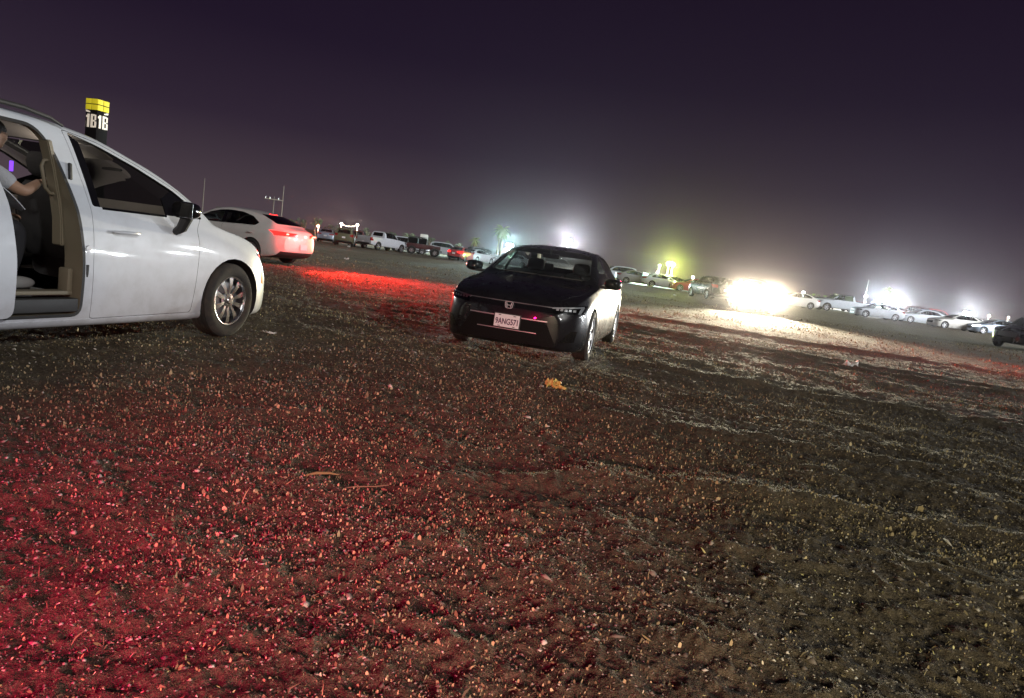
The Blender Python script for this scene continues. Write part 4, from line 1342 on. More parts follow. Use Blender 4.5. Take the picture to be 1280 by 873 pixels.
    tr = grow([0, 15, 16, 17, 18, 19, 21, 22, 23, 24, 25], [(0, 15), (15, 16), (16, 17), (17, 18), (18, 19), (0, 21), (21, 22), (22, 23), (23, 24), (24, 25)], .016, 0)
    link('trousers', tr, M_TROU, root)
    for y in (-.65, -.28):
        b = ellipsoid(Vector((-1.96, y, .495)) - base, (.145, .052, .050), None, 18, 12, lambda p: Vector((p.x, p.y, max(p.z, -.75))))
        link('shoe', b, M_SHOE, root)
    def hairfn(p):
        q = Vector(p)
        if q.x > .2 and q.z < .35: q = q * .88
        if q.z < -.35: q = q * .85
        return q
    link('hair', ellipsoid(hc + Vector((-.008, 0, .012)), (.104, .084, .118), rot, 28, 20, hairfn), M_HAIR, root)
    return root

# ----------------------------------------------------------------------------
# lot marker, light towers, poles, trees
# ----------------------------------------------------------------------------
def build_marker(p):
    """square lot-marker tower, corner to the viewer: yellow panels above the letters 1B"""
    root = empty('lot_marker_tower', (p.x, p.y, 0), math.atan2(-p.y, -p.x) + PI / 4)
    tag(root, 'lit yellow lot marker tower with white 1B above the minivan roof', 'sign')
    w = .45
    M_PANEL = mat('yellow_sign_fabric', (.72, .62, .03), .6, emit=(.80, .66, .02), estr=.34, vary=.15)
    M_LET = mat('sign_letter_white', (.8, .75, .66), .6, emit=(.9, .78, .62), estr=.36)
    M_FRAME = mat('sign_frame_dark', (.010, .009, .010), .9, spec=.1)
    b = bmesh.new()
    add_box(b, (0, 0, 2.2), (w * 1.96, w * 1.96, 4.4), bev=.02)
    link('tower_wrap', finish(b), M_FRAME, root)
    b = bmesh.new()
    add_box(b, (0, 0, 5.49), (w * 1.9, w * 1.9, 2.2), bev=.02)
    link('tower_wrap', finish(b), M_FRAME, root)
    zt, zb, zm = 7.30, 6.60, 6.96
    b = bmesh.new(); add_box(b, (0, 0, (zt + zb) / 2), (w * 1.94, w * 1.94, zt - zb), bev=.01)
    link('panel_frame', finish(b), M_FRAME, root)
    for k in range(4):
        R = Matrix.Rotation(k * PI / 2, 4, 'Z')
        for i in (-1, 1):
            for (z0, z1) in ((zm + .025, zt - .02), (zb + .02, zm - .025)):
                b = bmesh.new()
                add_box(b, (i * w * .5, -w * .985, (z0 + z1) / 2), (w * .92, .03, z1 - z0), bev=.008)
                bmesh.ops.transform(b, matrix=R, verts=b.verts)
                link('yellow_panel', finish(b), M_PANEL, root)
        # pale swoosh under the panels
        b = bmesh.new()
        pts = [(-w * .92, 6.20), (-w * .30, 5.98), (w * .1, 5.94), (w * .9, 6.04), (w * .92, 6.14), (w * .5, 6.06), (0, 6.02)]
        pts = [(-w * .95, 6.58), (-w * .70, 6.585), (-w * .15, 6.50), (-w * .25, 6.44), (-w * .85, 6.47)]
        if k % 2: pts = [(-px, pz) for px, pz in pts]
        bm2 = prism(pts, 'y', -w * 1.0, -w * .97)
        merge_bm(b, bm2)
        bmesh.ops.transform(b, matrix=R, verts=b.verts)
        link('pale_band', finish(b), M_LET, root)
        b = bmesh.new()
        hL, zc0 = .80, 5.55          # letter height and foot
        def bar(x0, x1, z0, z1, bb=b):
            add_box(bb, ((x0 + x1) / 2, -w * .985, zc0 + (z0 + z1) / 2 * hL), (x1 - x0, .03, (z1 - z0) * hL))
        bar(-.27, -.13, 0, 1)                                    # 1
        bar(-.36, -.272, .74, .90)
        bar(-.01, .13, 0, 1)                                     # B
        bar(.132, .27, .87, 1); bar(.132, .27, .45, .57); bar(.132, .27, 0, .13)
        bar(.272, .375, .55, .97); bar(.272, .395, .02, .47)
        bmesh.ops.transform(b, matrix=R, verts=b.verts)
        me = finish(b, None)
        link('letters', me, M_LET, root)
    return root

def light_tower(p, Y, col, watts, label, heads=4, group='flood light towers beyond the cars', r=.35, estr=120):
    """portable flood light tower: trailer, mast and a rack of lamp heads; p is the lamp position"""
    root = empty('light_tower', (p.x, p.y, 0), math.atan2(p.x, p.y) * -1)
    tag(root, label, 'light tower', group)
    M_TR = mat('trailer_paint', (.30, .28, .22), .5, dirt=.3)
    b = bmesh.new(); add_box(b, (0, .2, .75), (1.3, 1.9, .7), bev=.08); link('generator', finish(b), M_TR, root)
    for s in (1, -1):
        b = bmesh.new(); add_lathe_y(b, [(.001, -.1), (.2, -.1), (.3, -.08), (.3, .08), (.2, .1), (.001, .1)], 18)
        bmesh.ops.rotate(b, verts=b.verts, matrix=Matrix.Rotation(PI / 2, 3, 'Z'))
        link('wheel', finish(b), M_RUBBER, root, (s * .72, .2, .30))
    b = bmesh.new(); add_tube(b, [(0, -.5, .4), (0, -.5, p.z * .6), (0, -.5, p.z + .1)], [.09, .07, .05], 8); link('mast', finish(b), M_BLACK, root)
    b = bmesh.new(); add_box(b, (0, -.5, p.z + .05), (.9, .06, .06)); link('lamp_bar', finish(b), M_BLACK, root)
    M_E = emis('flood_lens_%02d' % len([k for k in MATS if k.startswith('flood_lens')]), col, estr)
    for k in range(heads):
        x = (-.24, .24)[k % 2]; zz = p.z + (.19, -.19)[(k // 2) % 2]
        b = bmesh.new(); add_box(b, (x, -.58, zz + .02), (.44, .12, .34), rot=('X', .25), bev=.02)
        h = link('lamp_head', finish(b), M_BLACK, root)
        b = bmesh.new(); add_box(b, (x, -.66, zz), (.40, .012, .30), rot=('X', .25)); link('lamp_lens', finish(b), M_E, h)
    l = bpy.data.lights.new('flood_lamp', 'POINT')
    l.color = col; l.energy = watts; l.shadow_soft_size = r
    lo = bpy.data.objects.new('flood_lamp', l); COL.objects.link(lo)
    lo.parent = root; lo.location = (0, -1.15, p.z - .02)
    return root

def lamp_post(p, col, label, watts=0, size=.16, estr=40, group='small lamps far beyond the lot', thick=.05):
    root = empty('lamp_post', (p.x, p.y, 0), 0)
    tag(root, label, 'lamp', group)
    b = bmesh.new(); add_tube(b, [(0, 0, 0), (0, 0, p.z)], [thick * 1.6, thick], 8); link('post', finish(b), M_GALLOY, root)
    me = ellipsoid((0, -.1, p.z), (size, size, size * .8), None, 14, 10)
    link('lamp_globe', me, emis('globe_%d' % len(MATS), col, estr), root)
    b = bmesh.new(); add_box(b, (0, -.05, p.z + size), (size * 2.2, size * 2.2, .05), bev=.02); link('lamp_cap', finish(b), M_BLACK, root)
    if watts:
        l = bpy.data.lights.new('globe_lamp', 'POINT'); l.color = col; l.energy = watts; l.shadow_soft_size = size
        lo = bpy.data.objects.new('globe_lamp', l); COL.objects.link(lo); lo.parent = root; lo.location = (0, -.1 - size * 2.5, p.z)
    return root

M_BARK = mat('bark', (.09, .065, .045), .9, bump=.6, bscale=25)
M_LEAFD = mat('dark_leaves', (.045, .055, .03), .8, vary=.5)
M_LEAFP = mat('pale_leaves', (.14, .20, .06), .7, vary=.5)
M_PALM = mat('palm_fronds', (.13, .14, .05), .7, vary=.5)

def tree(p, h, r, label, leaf, group=None, n=700, seed=0, trunk=.25, flat=1.0):
    rng = np.random.default_rng(seed + 100)
    root = empty('tree', (p.x, p.y, 0))
    tag(root, label, 'tree', group)
    b = bmesh.new()
    top = Vector((rng.normal(0, r * .1), rng.normal(0, r * .1), h * .62))
    add_tube(b, [(0, 0, -.1), top * .5 + Vector((.05 * h * rng.normal(), 0, 0)), top], [trunk, trunk * .7, trunk * .35], 8)
    lobes = []
    for k in range(9):
        a = rng.uniform(0, 2 * PI); q = rng.uniform(.15, .75) * r
        c = Vector((q * math.cos(a), q * math.sin(a), h - r * flat * rng.uniform(.35, 1.35)))
        lobes.append((c, r * rng.uniform(.30, .55)))
        add_tube(b, [top * rng.uniform(.55, 1), (top + c) / 2 + Vector((0, 0, -.05 * h)), c], [trunk * .3, trunk * .2, trunk * .06], 5)
    link('trunk', finish(b, 50), M_BARK, root)
    V, Fc = [], []
    ls = max(.10, r * .085)
    for i in range(n):
        c, rr = lobes[int(rng.integers(len(lobes)))]
        d = Vector(rng.normal(size=3)).normalized() * rr * rng.uniform(.3, 1.08) ** .6
        q = c + Vector((d.x, d.y, d.z * .8))
        a = Vector(rng.normal(size=3)).normalized(); bb = a.cross(Vector(rng.normal(size=3))).normalized()
        s = ls * rng.uniform(.6, 1.5)
        k = len(V)
        V += [q - a * s, q + bb * s * .55, q + a * s, q - bb * s * .55]
        Fc.append((k, k + 1, k + 2, k + 3))
    link('crown', mesh_arrays(V, Fc), leaf, root)
    return root

def palm(p, h, label, lean=(0, 0), seed=0, group=None, fr=2.2):
    rng = np.random.default_rng(seed)
    root = empty('palm_tree', (p.x, p.y, 0))
    tag(root, label, 'palm', group)
    top = Vector((lean[0], lean[1], h))
    b = bmesh.new(); add_tube(b, [(0, 0, -.1), (lean[0] * .3, lean[1] * .3, h * .5), tuple(top)], [.30, .2, .17], 10)
    link('trunk', finish(b, 60), mat('palm_bark', (.20, .16, .10), .9, bump=.6, bscale=12), root)
    V, Fc = [], []
    for i in range(46):
        a = rng.uniform(0, 2 * PI); el = rng.uniform(-.9, 1.2)
        L = fr * rng.uniform(.75, 1.1)
        d = Vector((math.cos(a), math.sin(a), 0))
        prev = top.copy()
        side = Vector((-math.sin(a), math.cos(a), 0))
        for k in range(7):
            t = (k + 1) / 7
            q = top + d * L * t * math.cos(el * (1 - t * .3)) + Vector((0, 0, L * (math.sin(el) * t - .55 * t * t)))
            for sgn in (-1, 1):
                ww = L * .20 * math.sin(PI * min(.98, t * .9 + .12))
                kk = len(V)
                V += [prev, q, q + side * sgn * ww + Vector((0, 0, -ww * .5)) + d * ww * .4, prev + side * sgn * ww * .4]
                Fc.append((kk, kk + 1, kk + 2))
            prev = q
    link('crown', mesh_arrays(V, Fc), M_PALM, root)
    return root

def utility_pole(p, h, label, arm=1.6, group='thin poles beyond the trees', y=0):
    root = empty('utility_pole', (p.x, p.y, 0), .2)
    tag(root, label, 'pole', group)
    b = bmesh.new(); add_tube(b, [(0, 0, -.1), (0, 0, h)], [.10, .05], 8); link('pole', finish(b), mat('weathered_pole', (.10, .085, .075), .9), root)
    if arm:
        b = bmesh.new(); add_box(b, (0, 0, h - .5), (arm * 2, .14, .16)); c = link('crossarm', finish(b), MATS['weathered_pole'], root)
        b = bmesh.new()
        for x in (-.9, -.45, .45, .9): add_tube(b, [(x * arm, 0, h - .42), (x * arm, 0, h - .15)], .06, 6)
        link('insulators', finish(b), M_GALLOY, c)
    return root

# crumpled pieces lying on the ground
def crumple(name, p, size, m, label, cat, seed, n=9, flat=.5, rz=0.0):
    rng = np.random.default_rng(seed)
    bm = bmesh.new()
    bmesh.ops.create_grid(bm, x_segments=n, y_segments=n, size=.5)
    off = Vector(rng.uniform(-50, 50, 3))
    for v in bm.verts:
        q = Vector((v.co.x, v.co.y, 0))
        nz = noise.noise(q * 3.1 + off); nx = noise.noise(q * 2.7 + off + Vector((7, 3, 1))); ny = noise.noise(q * 2.9 + off + Vector((1, 9, 4)))
        v.co = Vector((q.x * size[0] + nx * size[0] * .22, q.y * size[1] + ny * size[1] * .22, max(.0, size[2] * (.45 + nz * 1.0 + .5 * noise.noise(q * 7 + off)))))
    thicken(bm, .002)
    o = link(name, finish(bm, 25), m, None, (p.x, p.y, .008))
    o.rotation_euler = (0, 0, rz)
    tag(o, label, cat)
    return o
# ----------------------------------------------------------------------------
# ground: one polar sheet, fine near the camera, out to the horizon
# ----------------------------------------------------------------------------
def _hash(ix, iy, seed):
    h = (ix.astype(np.int64) * 374761393 + iy.astype(np.int64) * 668265263 + seed * 1442695041) & 0xffffffff
    h = ((h ^ (h >> 13)) * 1274126177) & 0xffffffff
    return ((h ^ (h >> 16)) & 0xffff) / 65535.0
def vnoise(x, y, seed=0):
    ix, iy = np.floor(x), np.floor(y)
    fx, fy = x - ix, y - iy
    fx = fx * fx * (3 - 2 * fx); fy = fy * fy * (3 - 2 * fy)
    a = _hash(ix, iy, seed); b = _hash(ix + 1, iy, seed); c = _hash(ix, iy + 1, seed); d = _hash(ix + 1, iy + 1, seed)
    return (a * (1 - fx) + b * fx) * (1 - fy) + (c * (1 - fx) + d * fx) * fy - .5
def fbm(x, y, oct=4, seed=0, gain=.5):
    s = 0; a = 1.0
    for k in range(oct):
        s = s + a * vnoise(x, y, seed + k * 17); x = x * 2.03 + 5.2; y = y * 2.03 + 1.7; a *= gain
    return s
def seg_dist(x, y, pts):
    best = np.full(x.shape, 1e9)
    for (x0, y0), (x1, y1) in zip(pts[:-1], pts[1:]):
        dx, dy = x1 - x0, y1 - y0
        t = np.clip(((x - x0) * dx + (y - y0) * dy) / (dx * dx + dy * dy), 0, 1)
        best = np.minimum(best, np.hypot(x - x0 - t * dx, y - y0 - t * dy))
    return best
RIDGES = [  # churned-up edges of old wheel tracks: points on the ground, height, half-width
    ([(-.25, 3.55), (.45, 3.85), (1.3, 4.0), (2.2, 4.0), (3.3, 3.7)], .030, .11),
    ([(-.2, 3.95), (.5, 4.25), (1.5, 4.4), (2.6, 4.4)], -.02, .12),
    ([(2.0, 16.0), (5.0, 14.2), (9.0, 12.8), (15.0, 11.6)], .06, .16),
    ([(2.2, 14.6), (5.2, 13.0), (9.0, 11.6), (14.0, 10.6)], .05, .14),
    ([(3.0, 20.0), (7.0, 18.0), (14.0, 16.6)], .06, .2),
    ([(1.4, 9.4), (3.2, 8.7), (6.0, 8.2), (9.0, 7.9)], .045, .13),
    ([(.6, 5.6), (2.0, 5.6), (3.6, 5.3), (5.4, 4.8)], .028, .12),
    ([(-1.75, 4.2), (-1.15, 4.55)], .02, .06),
    ([(-.95, 3.45), (-.55, 3.28)], -.022, .09),
]
def ground_z(x, y):
    x = np.asarray(x, float); y = np.asarray(y, float)
    r = np.hypot(x, y)
    near = np.clip(1.2 - r / 40, .25, 1)
    z = .016 * fbm(x * .55, y * .55, 3, 3) + near * (.032 * fbm(x * 2.2, y * 2.2, 4, 11, .6) +   .022 * np.maximum(0, fbm(x * 9, y * 9, 4, 23, .65)) + .013 * fbm(x * 26, y * 26, 2, 29))
    for pts, h, w in RIDGES:
        d = seg_dist(x + .10 * vnoise(x * 1.7, y * 1.7, 5), y + .10 * vnoise(x * 1.7, y * 1.7, 9), pts)
        z = z + h * np.exp(-(d / w) ** 2) * (.6 + 1.2 * np.abs(fbm(x * 3, y * 3, 2, 31)))
    # flatten where wheels stand
    for (cx, cy, rr) in FLAT:
        z = z * np.clip((np.hypot(x - cx, y - cy) - rr) / 1.0, 0, 1)
    return z
VAN_LOC, VAN_YAW = (-3.77074, 7.22373, 0), 1.27954
CIV_LOC, CIV_YAW = (.11038, 9.07649, 0), -1.81189
FLAT = []
for (lx, ly, yw, wb, hw) in ((VAN_LOC[0], VAN_LOC[1], VAN_YAW, 3.0, .86), (CIV_LOC[0], CIV_LOC[1], CIV_YAW, 2.735, .8)):
    for x in (0, -wb):
        for y in (-hw, hw):
            FLAT.append((lx + math.cos(yw) * x - math.sin(yw) * y, ly + math.sin(yw) * x + math.cos(yw) * y, .22))

def build_ground():
    a_in = np.radians(np.linspace(90 + 62, 90 - 62, 980))
    a_out = np.radians(np.linspace(90 - 62, 90 - 298, 50))[1:-1]
    A = np.concatenate([a_in, a_out])
    r = [1.0]
    while r[-1] < 1000:
        q = r[-1]
        r.append(q * (1.0052 if q < 9 else 1.009 if q < 20 else 1.02 if q < 60 else 1.12))
    Rr = np.array(r)
    X = np.outer(Rr, np.cos(A)); Y = np.outer(Rr, np.sin(A))
    Z = ground_z(X, Y)
    n, m = X.shape
    V = np.stack([X.ravel(), Y.ravel(), Z.ravel()], -1)
    i = np.arange(n - 1)[:, None]; j = np.arange(m)[None, :]; j2 = (j + 1) % m
    F = np.stack([i * m + j, (i + 1) * m + j, (i + 1) * m + j2, i * m + j2], -1).reshape(-1, 4)
    F = F[:, ::-1]
    me = bpy.data.meshes.new('ground')
    V = np.vstack([V, [[0, 0, 0]]])
    tri = np.stack([np.full(m, n * m), np.arange(m), (np.arange(m) + 1) % m], -1)[:, ::-1]
    nf = len(F) + len(tri)
    me.vertices.add(len(V)); me.vertices.foreach_set('co', V.ravel())
    loops = np.concatenate([F.ravel(), tri.ravel()])
    me.loops.add(len(loops)); me.loops.foreach_set('vertex_index', loops.astype(np.int32))
    me.polygons.add(nf)
    st = np.concatenate([np.arange(len(F)) * 4, len(F) * 4 + np.arange(len(tri)) * 3])
    me.polygons.foreach_set('loop_start', st.astype(np.int32))
    me.polygons.foreach_set('use_smooth', np.ones(nf, bool))
    me.update(calc_edges=True); me.validate()
    # orientation
    if me.polygons[0].normal.z < 0: me.flip_normals()
    m_ = bpy.data.materials.new('dirt_ground'); m_.use_nodes = True
    nt = m_.node_tree; b = nt.nodes['Principled BSDF']; L = nt.links
    b.inputs['Roughness'].default_value = .95; b.inputs['Specular IOR Level'].default_value = .25
    geo = nt.nodes.new('ShaderNodeNewGeometry')
    def nz(scale, det, rough=.6):
        q = nt.nodes.new('ShaderNodeTexNoise'); q.inputs['Scale'].default_value = scale; q.inputs['Detail'].default_value = det; q.inputs['Roughness'].default_value = rough
        L.new(geo.outputs['Position'], q.inputs['Vector']); return q
    def ramp(src, stops):
        q = nt.nodes.new('ShaderNodeValToRGB'); e = q.color_ramp.elements
        e[0].position, e[0].color = stops[0][0], (*stops[0][1], 1)
        e[1].position, e[1].color = stops[-1][0], (*stops[-1][1], 1)
        for p, c in stops[1:-1]:
            k = e.new(p); k.color = (*c, 1)
        L.new(src, q.inputs[0]); return q
    big = nz(.35, 5); mid = nz(3.5, 7, .65); fine = nz(45, 6, .7); grit = nz(130, 3, .7)
    c1 = ramp(big.outputs['Fac'], [(.35, (.10, .080, .048)), (.5, (.145, .118, .070)), (.65, (.20, .165, .10))])
    c2 = ramp(mid.outputs['Fac'], [(.32, (.045, .037, .026)), (.50, (.135, .110, .070)), (.66, (.32, .265, .165))])
    c3 = ramp(fine.outputs['Fac'], [(.36, (.028, .022, .018)), (.52, (.115, .094, .066)), (.66, (.27, .225, .155)), (.78, (.46, .40, .28))])
    def mixc(a, bb, f, t='MIX'):
        q = nt.nodes.new('ShaderNodeMix'); q.data_type = 'RGBA'; q.blend_type = t; q.inputs[0].default_value = f
        L.new(a, q.inputs[6]); L.new(bb, q.inputs[7]); return q.outputs[2]
    col = mixc(mixc(c1.outputs[0], c2.outputs[0], .5), c3.outputs[0], .42)
    # worn wheel tracks are paler and greyer
    vor = nt.nodes.new('ShaderNodeTexVoronoi'); vor.inputs['Scale'].default_value = 28; vor.feature = 'F1'
    L.new(geo.outputs['Position'], vor.inputs['Vector'])
    spk = ramp(vor.outputs['Distance'], [(.10, (1, 1, 1)), (.20, (0, 0, 0))])
    sel = ramp(nz(9, 3).outputs['Fac'], [(.52, (0, 0, 0)), (.62, (1, 1, 1))])
    mul = nt.nodes.new('ShaderNodeMath'); mul.operation = 'MULTIPLY'
    L.new(spk.outputs[0], mul.inputs[0]); L.new(sel.outputs[0], mul.inputs[1])
    q = nt.nodes.new('ShaderNodeMix'); q.data_type = 'RGBA'
    L.new(mul.outputs[0], q.inputs[0]); L.new(col, q.inputs[6]); q.inputs[7].default_value = (.30, .26, .17, 1)
    L.new(q.outputs[2], b.inputs['Base Color'])
    hsum = nt.nodes.new('ShaderNodeMath'); hsum.operation = 'ADD'
    L.new(fine.outputs['Fac'], hsum.inputs[0]); L.new(grit.outputs['Fac'], hsum.inputs[1])
    bp = nt.nodes.new('ShaderNodeBump'); bp.inputs['Strength'].default_value = 1.0; bp.inputs['Distance'].default_value = .035
    L.new(hsum.outputs[0], bp.inputs['Height'])
    bp2 = nt.nodes.new('ShaderNodeBump'); bp2.inputs['Strength'].default_value = .8; bp2.inputs['Distance'].default_value = .06
    L.new(mid.outputs['Fac'], bp2.inputs['Height']); L.new(bp.outputs[0], bp2.inputs['Normal'])
    L.new(bp2.outputs[0], b.inputs['Normal'])
    g = link('ground', me, m_)
    tag(g, kind='structure')
    return g

def scatter_mesh(name, base_v, base_f, P, S, M, label, cat, seed, tilt=.35, stretch=True, zoff=0.0):
    """many small pieces in one mesh: base shape copied to points P with sizes S"""
    rng = np.random.default_rng(seed)
    n = len(P); bv = np.array(base_v, float); k = len(bv)
    ang = rng.uniform(0, 2 * PI, n); tx = rng.normal(0, tilt, n); ty = rng.normal(0, tilt, n)
    ca, sa = np.cos(ang), np.sin(ang)
    W = np.tile(bv[None], (n, 1, 1)) * (1 + rng.normal(0, .18, (n, k, 3)))
    if stretch:
        W *= np.stack([rng.uniform(.6, 1.6, n), rng.uniform(.5, 1.1, n), rng.uniform(.5, 1.2, n)], -1)[:, None, :]
    W *= S[:, None, None]
    z = W[..., 2] + W[..., 0] * tx[:, None] + W[..., 1] * ty[:, None]
    x = W[..., 0] * ca[:, None] - W[..., 1] * sa[:, None]; y = W[..., 0] * sa[:, None] + W[..., 1] * ca[:, None]
    V = np.stack([x + P[:, None, 0], y + P[:, None, 1], z + P[:, None, 2] + zoff], -1).reshape(-1, 3)
    me = bpy.data.meshes.new(name)
    me.vertices.add(len(V)); me.vertices.foreach_set('co', V.ravel())
    lf = [len(f) for f in base_f]; flat = np.concatenate([np.array(f) for f in base_f])
    idx = (flat[None] + (np.arange(n) * k)[:, None]).ravel()
    me.loops.add(len(idx)); me.loops.foreach_set('vertex_index', idx.astype(np.int32))
    tot = np.tile(np.array(lf), n)
    st = np.concatenate([[0], np.cumsum(tot)[:-1]])
    me.polygons.add(len(tot)); me.polygons.foreach_set('loop_start', st.astype(np.int32))
    me.update(calc_edges=True)
    o = link(name, me, M)
    tag(o, label, cat, kind='stuff')
    return o

def island_mat(name, stops, rough=.85):
    """colour picked per piece (mesh island)"""
    m = bpy.data.materials.new(name); m.use_nodes = True
    nt = m.node_tree; b = nt.nodes['Principled BSDF']; b.inputs['Roughness'].default_value = rough
    b.inputs['Specular IOR Level'].default_value = .3
    geo = nt.nodes.new('ShaderNodeNewGeometry'); r = nt.nodes.new('ShaderNodeValToRGB')
    r.color_ramp.interpolation = 'LINEAR'
    e = r.color_ramp.elements
    e[0].position, e[0].color = stops[0][0], (*stops[0][1], 1); e[1].position, e[1].color = stops[-1][0], (*stops[-1][1], 1)
    for p, c in stops[1:-1]:
        k = e.new(p); k.color = (*c, 1)
    nt.links.new(geo.outputs['Random Per Island'], r.inputs[0]); nt.links.new(r.outputs[0], b.inputs['Base Color'])
    return m

def sample_ground(n, rmin, rmax, seed, clump=0.0, cs=1.2, power=.5):
    rng = np.random.default_rng(seed)
    out = []
    tot = 0
    while tot < n:
        k = n * 2
        r = rmin * (rmax / rmin) ** (rng.uniform(0, 1, k) ** power)
        a = np.radians(90 + rng.uniform(-60, 60, k))
        x, y = r * np.cos(a), r * np.sin(a)
        if clump:
            w = fbm(x * cs, y * cs, 3, seed) + .25 * fbm(x * cs * 5, y * cs * 5, 2, seed + 3)
            keep = rng.uniform(0, 1, k) < np.clip(.5 + clump * w, .03, 1)
            x, y = x[keep], y[keep]
        out.append(np.stack([x, y], -1)); tot += len(x)
    P = np.concatenate(out)[:n]
    return np.column_stack([P, ground_z(P[:, 0], P[:, 1])])

def build_litter():
    rng = np.random.default_rng(5)
    leaf_v = [(-1, -.1, .1), (-.3, -.55, .22), (.5, -.45, .12), (1.05, .05, .3), (.4, .5, .15), (-.4, .5, .05)]
    leaf_f = [(0, 1, 2, 3), (0, 3, 4, 5)]
    oct_v = [(1, 0, .2), (0, 1, .25), (-1, 0, .2), (0, -1, .2), (.1, .1, .85), (0, 0, -.3)]
    oct_f = [(0, 1, 4), (1, 2, 4), (2, 3, 4), (3, 0, 4), (1, 0, 5), (2, 1, 5), (3, 2, 5), (0, 3, 5)]
    lm = island_mat('litter_flakes', [(0, (.08, .065, .04)), (.35, (.20, .165, .085)), (.62, (.34, .29, .13)), (.85, (.46, .43, .16)), (1, (.62, .58, .42))])
    P = sample_ground(42000, 1.25, 26, 41, 1.5, 1.0, .62)
    S = .0027 * np.exp(rng.normal(0, .36, len(P))) * (1 + np.hypot(P[:, 0], P[:, 1]) * .13)
    scatter_mesh('leaf_litter', leaf_v, leaf_f, P, S, lm, None, None, 1, .5, True, .004)
    sm = island_mat('gravel_stones', [(0, (.06, .05, .04)), (.45, (.13, .11, .09)), (.8, (.24, .22, .18)), (1, (.50, .48, .41))])
    P = sample_ground(72000, 1.25, 22, 77, 1.3, .8, .62)
    S = .0026 * np.exp(rng.normal(0, .50, len(P))) * (1 + np.hypot(P[:, 0], P[:, 1]) * .12)
    big = rng.uniform(0, 1, len(P)) > .995
    S[big] *= 2.6
    scatter_mesh('gravel', oct_v, oct_f, P, S, sm, None, None, 2, .2, True, .001)
    # dry grass: short bent blades
    gm = island_mat('dry_grass_blades', [(0, (.045, .04, .025)), (.5, (.10, .085, .05)), (.85, (.18, .15, .08)), (1, (.28, .24, .13))])
    bl_v = [(-.05, 0, 0), (.05, 0, 0), (.06, .35, .55), (-.02, .33, .57), (.02, 1.05, .72)]
    bl_f = [(0, 1, 2, 3), (3, 2, 4)]
    P = sample_ground(132000, 1.25, 40, 191, 2.0, .7, .66)
    st_v = [(-.28, -.05, -.1), (.28, .05, -.1), (.30, .04, .75), (.05, .0, 1.1), (-.26, -.06, .65)]
    st_f = [(0, 1, 2, 3, 4)]
    S = .0048 * np.exp(rng.normal(0, .42, len(P))) * (1 + np.hypot(P[:, 0], P[:, 1]) * .13)
    sg = island_mat('stubble', [(0, (.10, .085, .05)), (.5, (.22, .18, .10)), (.85, (.36, .30, .17)), (1, (.46, .40, .24))])
    scatter_mesh('grass_stubble', st_v, st_f, P, S, sg, None, None, 6, .25, True, .0)
    P = sample_ground(44000, 1.25, 30, 91, 2.2, .9, .62)
    S = .0085 * np.exp(rng.normal(0, .4, len(P))) * (1 + np.hypot(P[:, 0], P[:, 1]) * .12)
    scatter_mesh('dry_grass', bl_v, bl_f, P, S, gm, None, None, 3, .35, False, -.002)

# ----------------------------------------------------------------------------
# build everything
# ----------------------------------------------------------------------------
cam = bpy.data.cameras.new('camera')
cam.sensor_width = 36; cam.lens = CAM_F * 36 / 1280; cam.clip_start = .05; cam.clip_end = 5000
co = bpy.data.objects.new('camera', cam); COL.objects.link(co)
co.matrix_world = Matrix(((_R.x, _U.x, -_F.x, 0), (_R.y, _U.y, -_F.y, 0), (_R.z, _U.z, -_F.z, CAM_H), (0, 0, 0, 1)))
scene.camera = co

build_ground()
build_litter()
build_van(VAN_LOC, VAN_YAW)
build_person(VAN_LOC, VAN_YAW)
build_dark_sedan(CIV_LOC, CIV_YAW)

# white coupe with its brake lights on, beyond the minivan's nose
G_ROW = 'cars parked along the far row'
cy = math.radians(162)
rear = ground_at(375, 334)
cl = rear + Vector((math.cos(cy), math.sin(cy), 0)) * 2.55
coupe = place_car('fastback', 'pearl', (cl.x, cl.y, 0), cy, 'pearl white fastback with red brake lights glowing beside the minivan nose', 'car', None, tails=True, scale=1.06, lod=0)
bm = bmesh.new(); add_box(bm, (-2.72, 0, 1.355), (.04, .34, .025), bev=.008); link('high_brake_light', finish(bm), M_REDLIT, coupe)

def row(kind, paint, u, v, Y, yaw, label, **kw):
    p = at(u, v, Y)
    return place_car(kind, paint, (p.x, Y, 0), math.radians(yaw), label, kw.pop('cat', 'car'), kw.pop('group', G_ROW), **kw)

row('sedan', 'blue', 409, 300, 74, 100, 'pale blue sedan parked tail towards the camera right of the white fastback')
row('suv', 'olive', 431, 306, 69, 100, 'dark olive SUV parked tail towards the camera beside the pickup', cat='suv')
row('suv', 'maroon', 447, 305, 78, 98, 'dark maroon SUV half hidden between olive SUV and white pickup', cat='suv')
row('pickup', 'white', 478, 311, 71, 62, 'white pickup truck parked with its tailgate towards the camera, left row', cat='pickup')
row('suv', 'white', 510, 315, 79, 20, 'white SUV just beyond the front of the left white pickup', cat='suv')
p = at(541, 320, 74); build_jeep((p.x, 74, 0), math.radians(12))
row('sedan', 'red', 577, 322, 73, 75, 'red sedan with its tail lights lit beside the dark off-road truck', tails=True)
row('sedan', 'white', 597, 325, 76, 60, 'white sedan left of the dark sedan mirror, under the teal flood light')
row('suv', 'grey', 606, 322, 84, 30, 'grey SUV behind the white sedan under the teal flood light', cat='suv')
row('sedan', 'white', 640, 328, 80, 170, 'white sedan seen through the dark sedan windscreen')
row('suv', 'silver', 700, 338, 80, 10, 'silver SUV seen through the dark sedan rear window', cat='suv')
row('suv', 'white', 769, 350, 79, 180, 'white SUV just right of the dark sedan mirror', cat='suv')
row('sedan', 'silver', 797, 355, 74, 0, 'silver sedan under the small teal lamp right of the dark sedan')
row('sedan', 'white', 829, 360, 73, 0, 'white sedan in red glow below the yellow lamps')
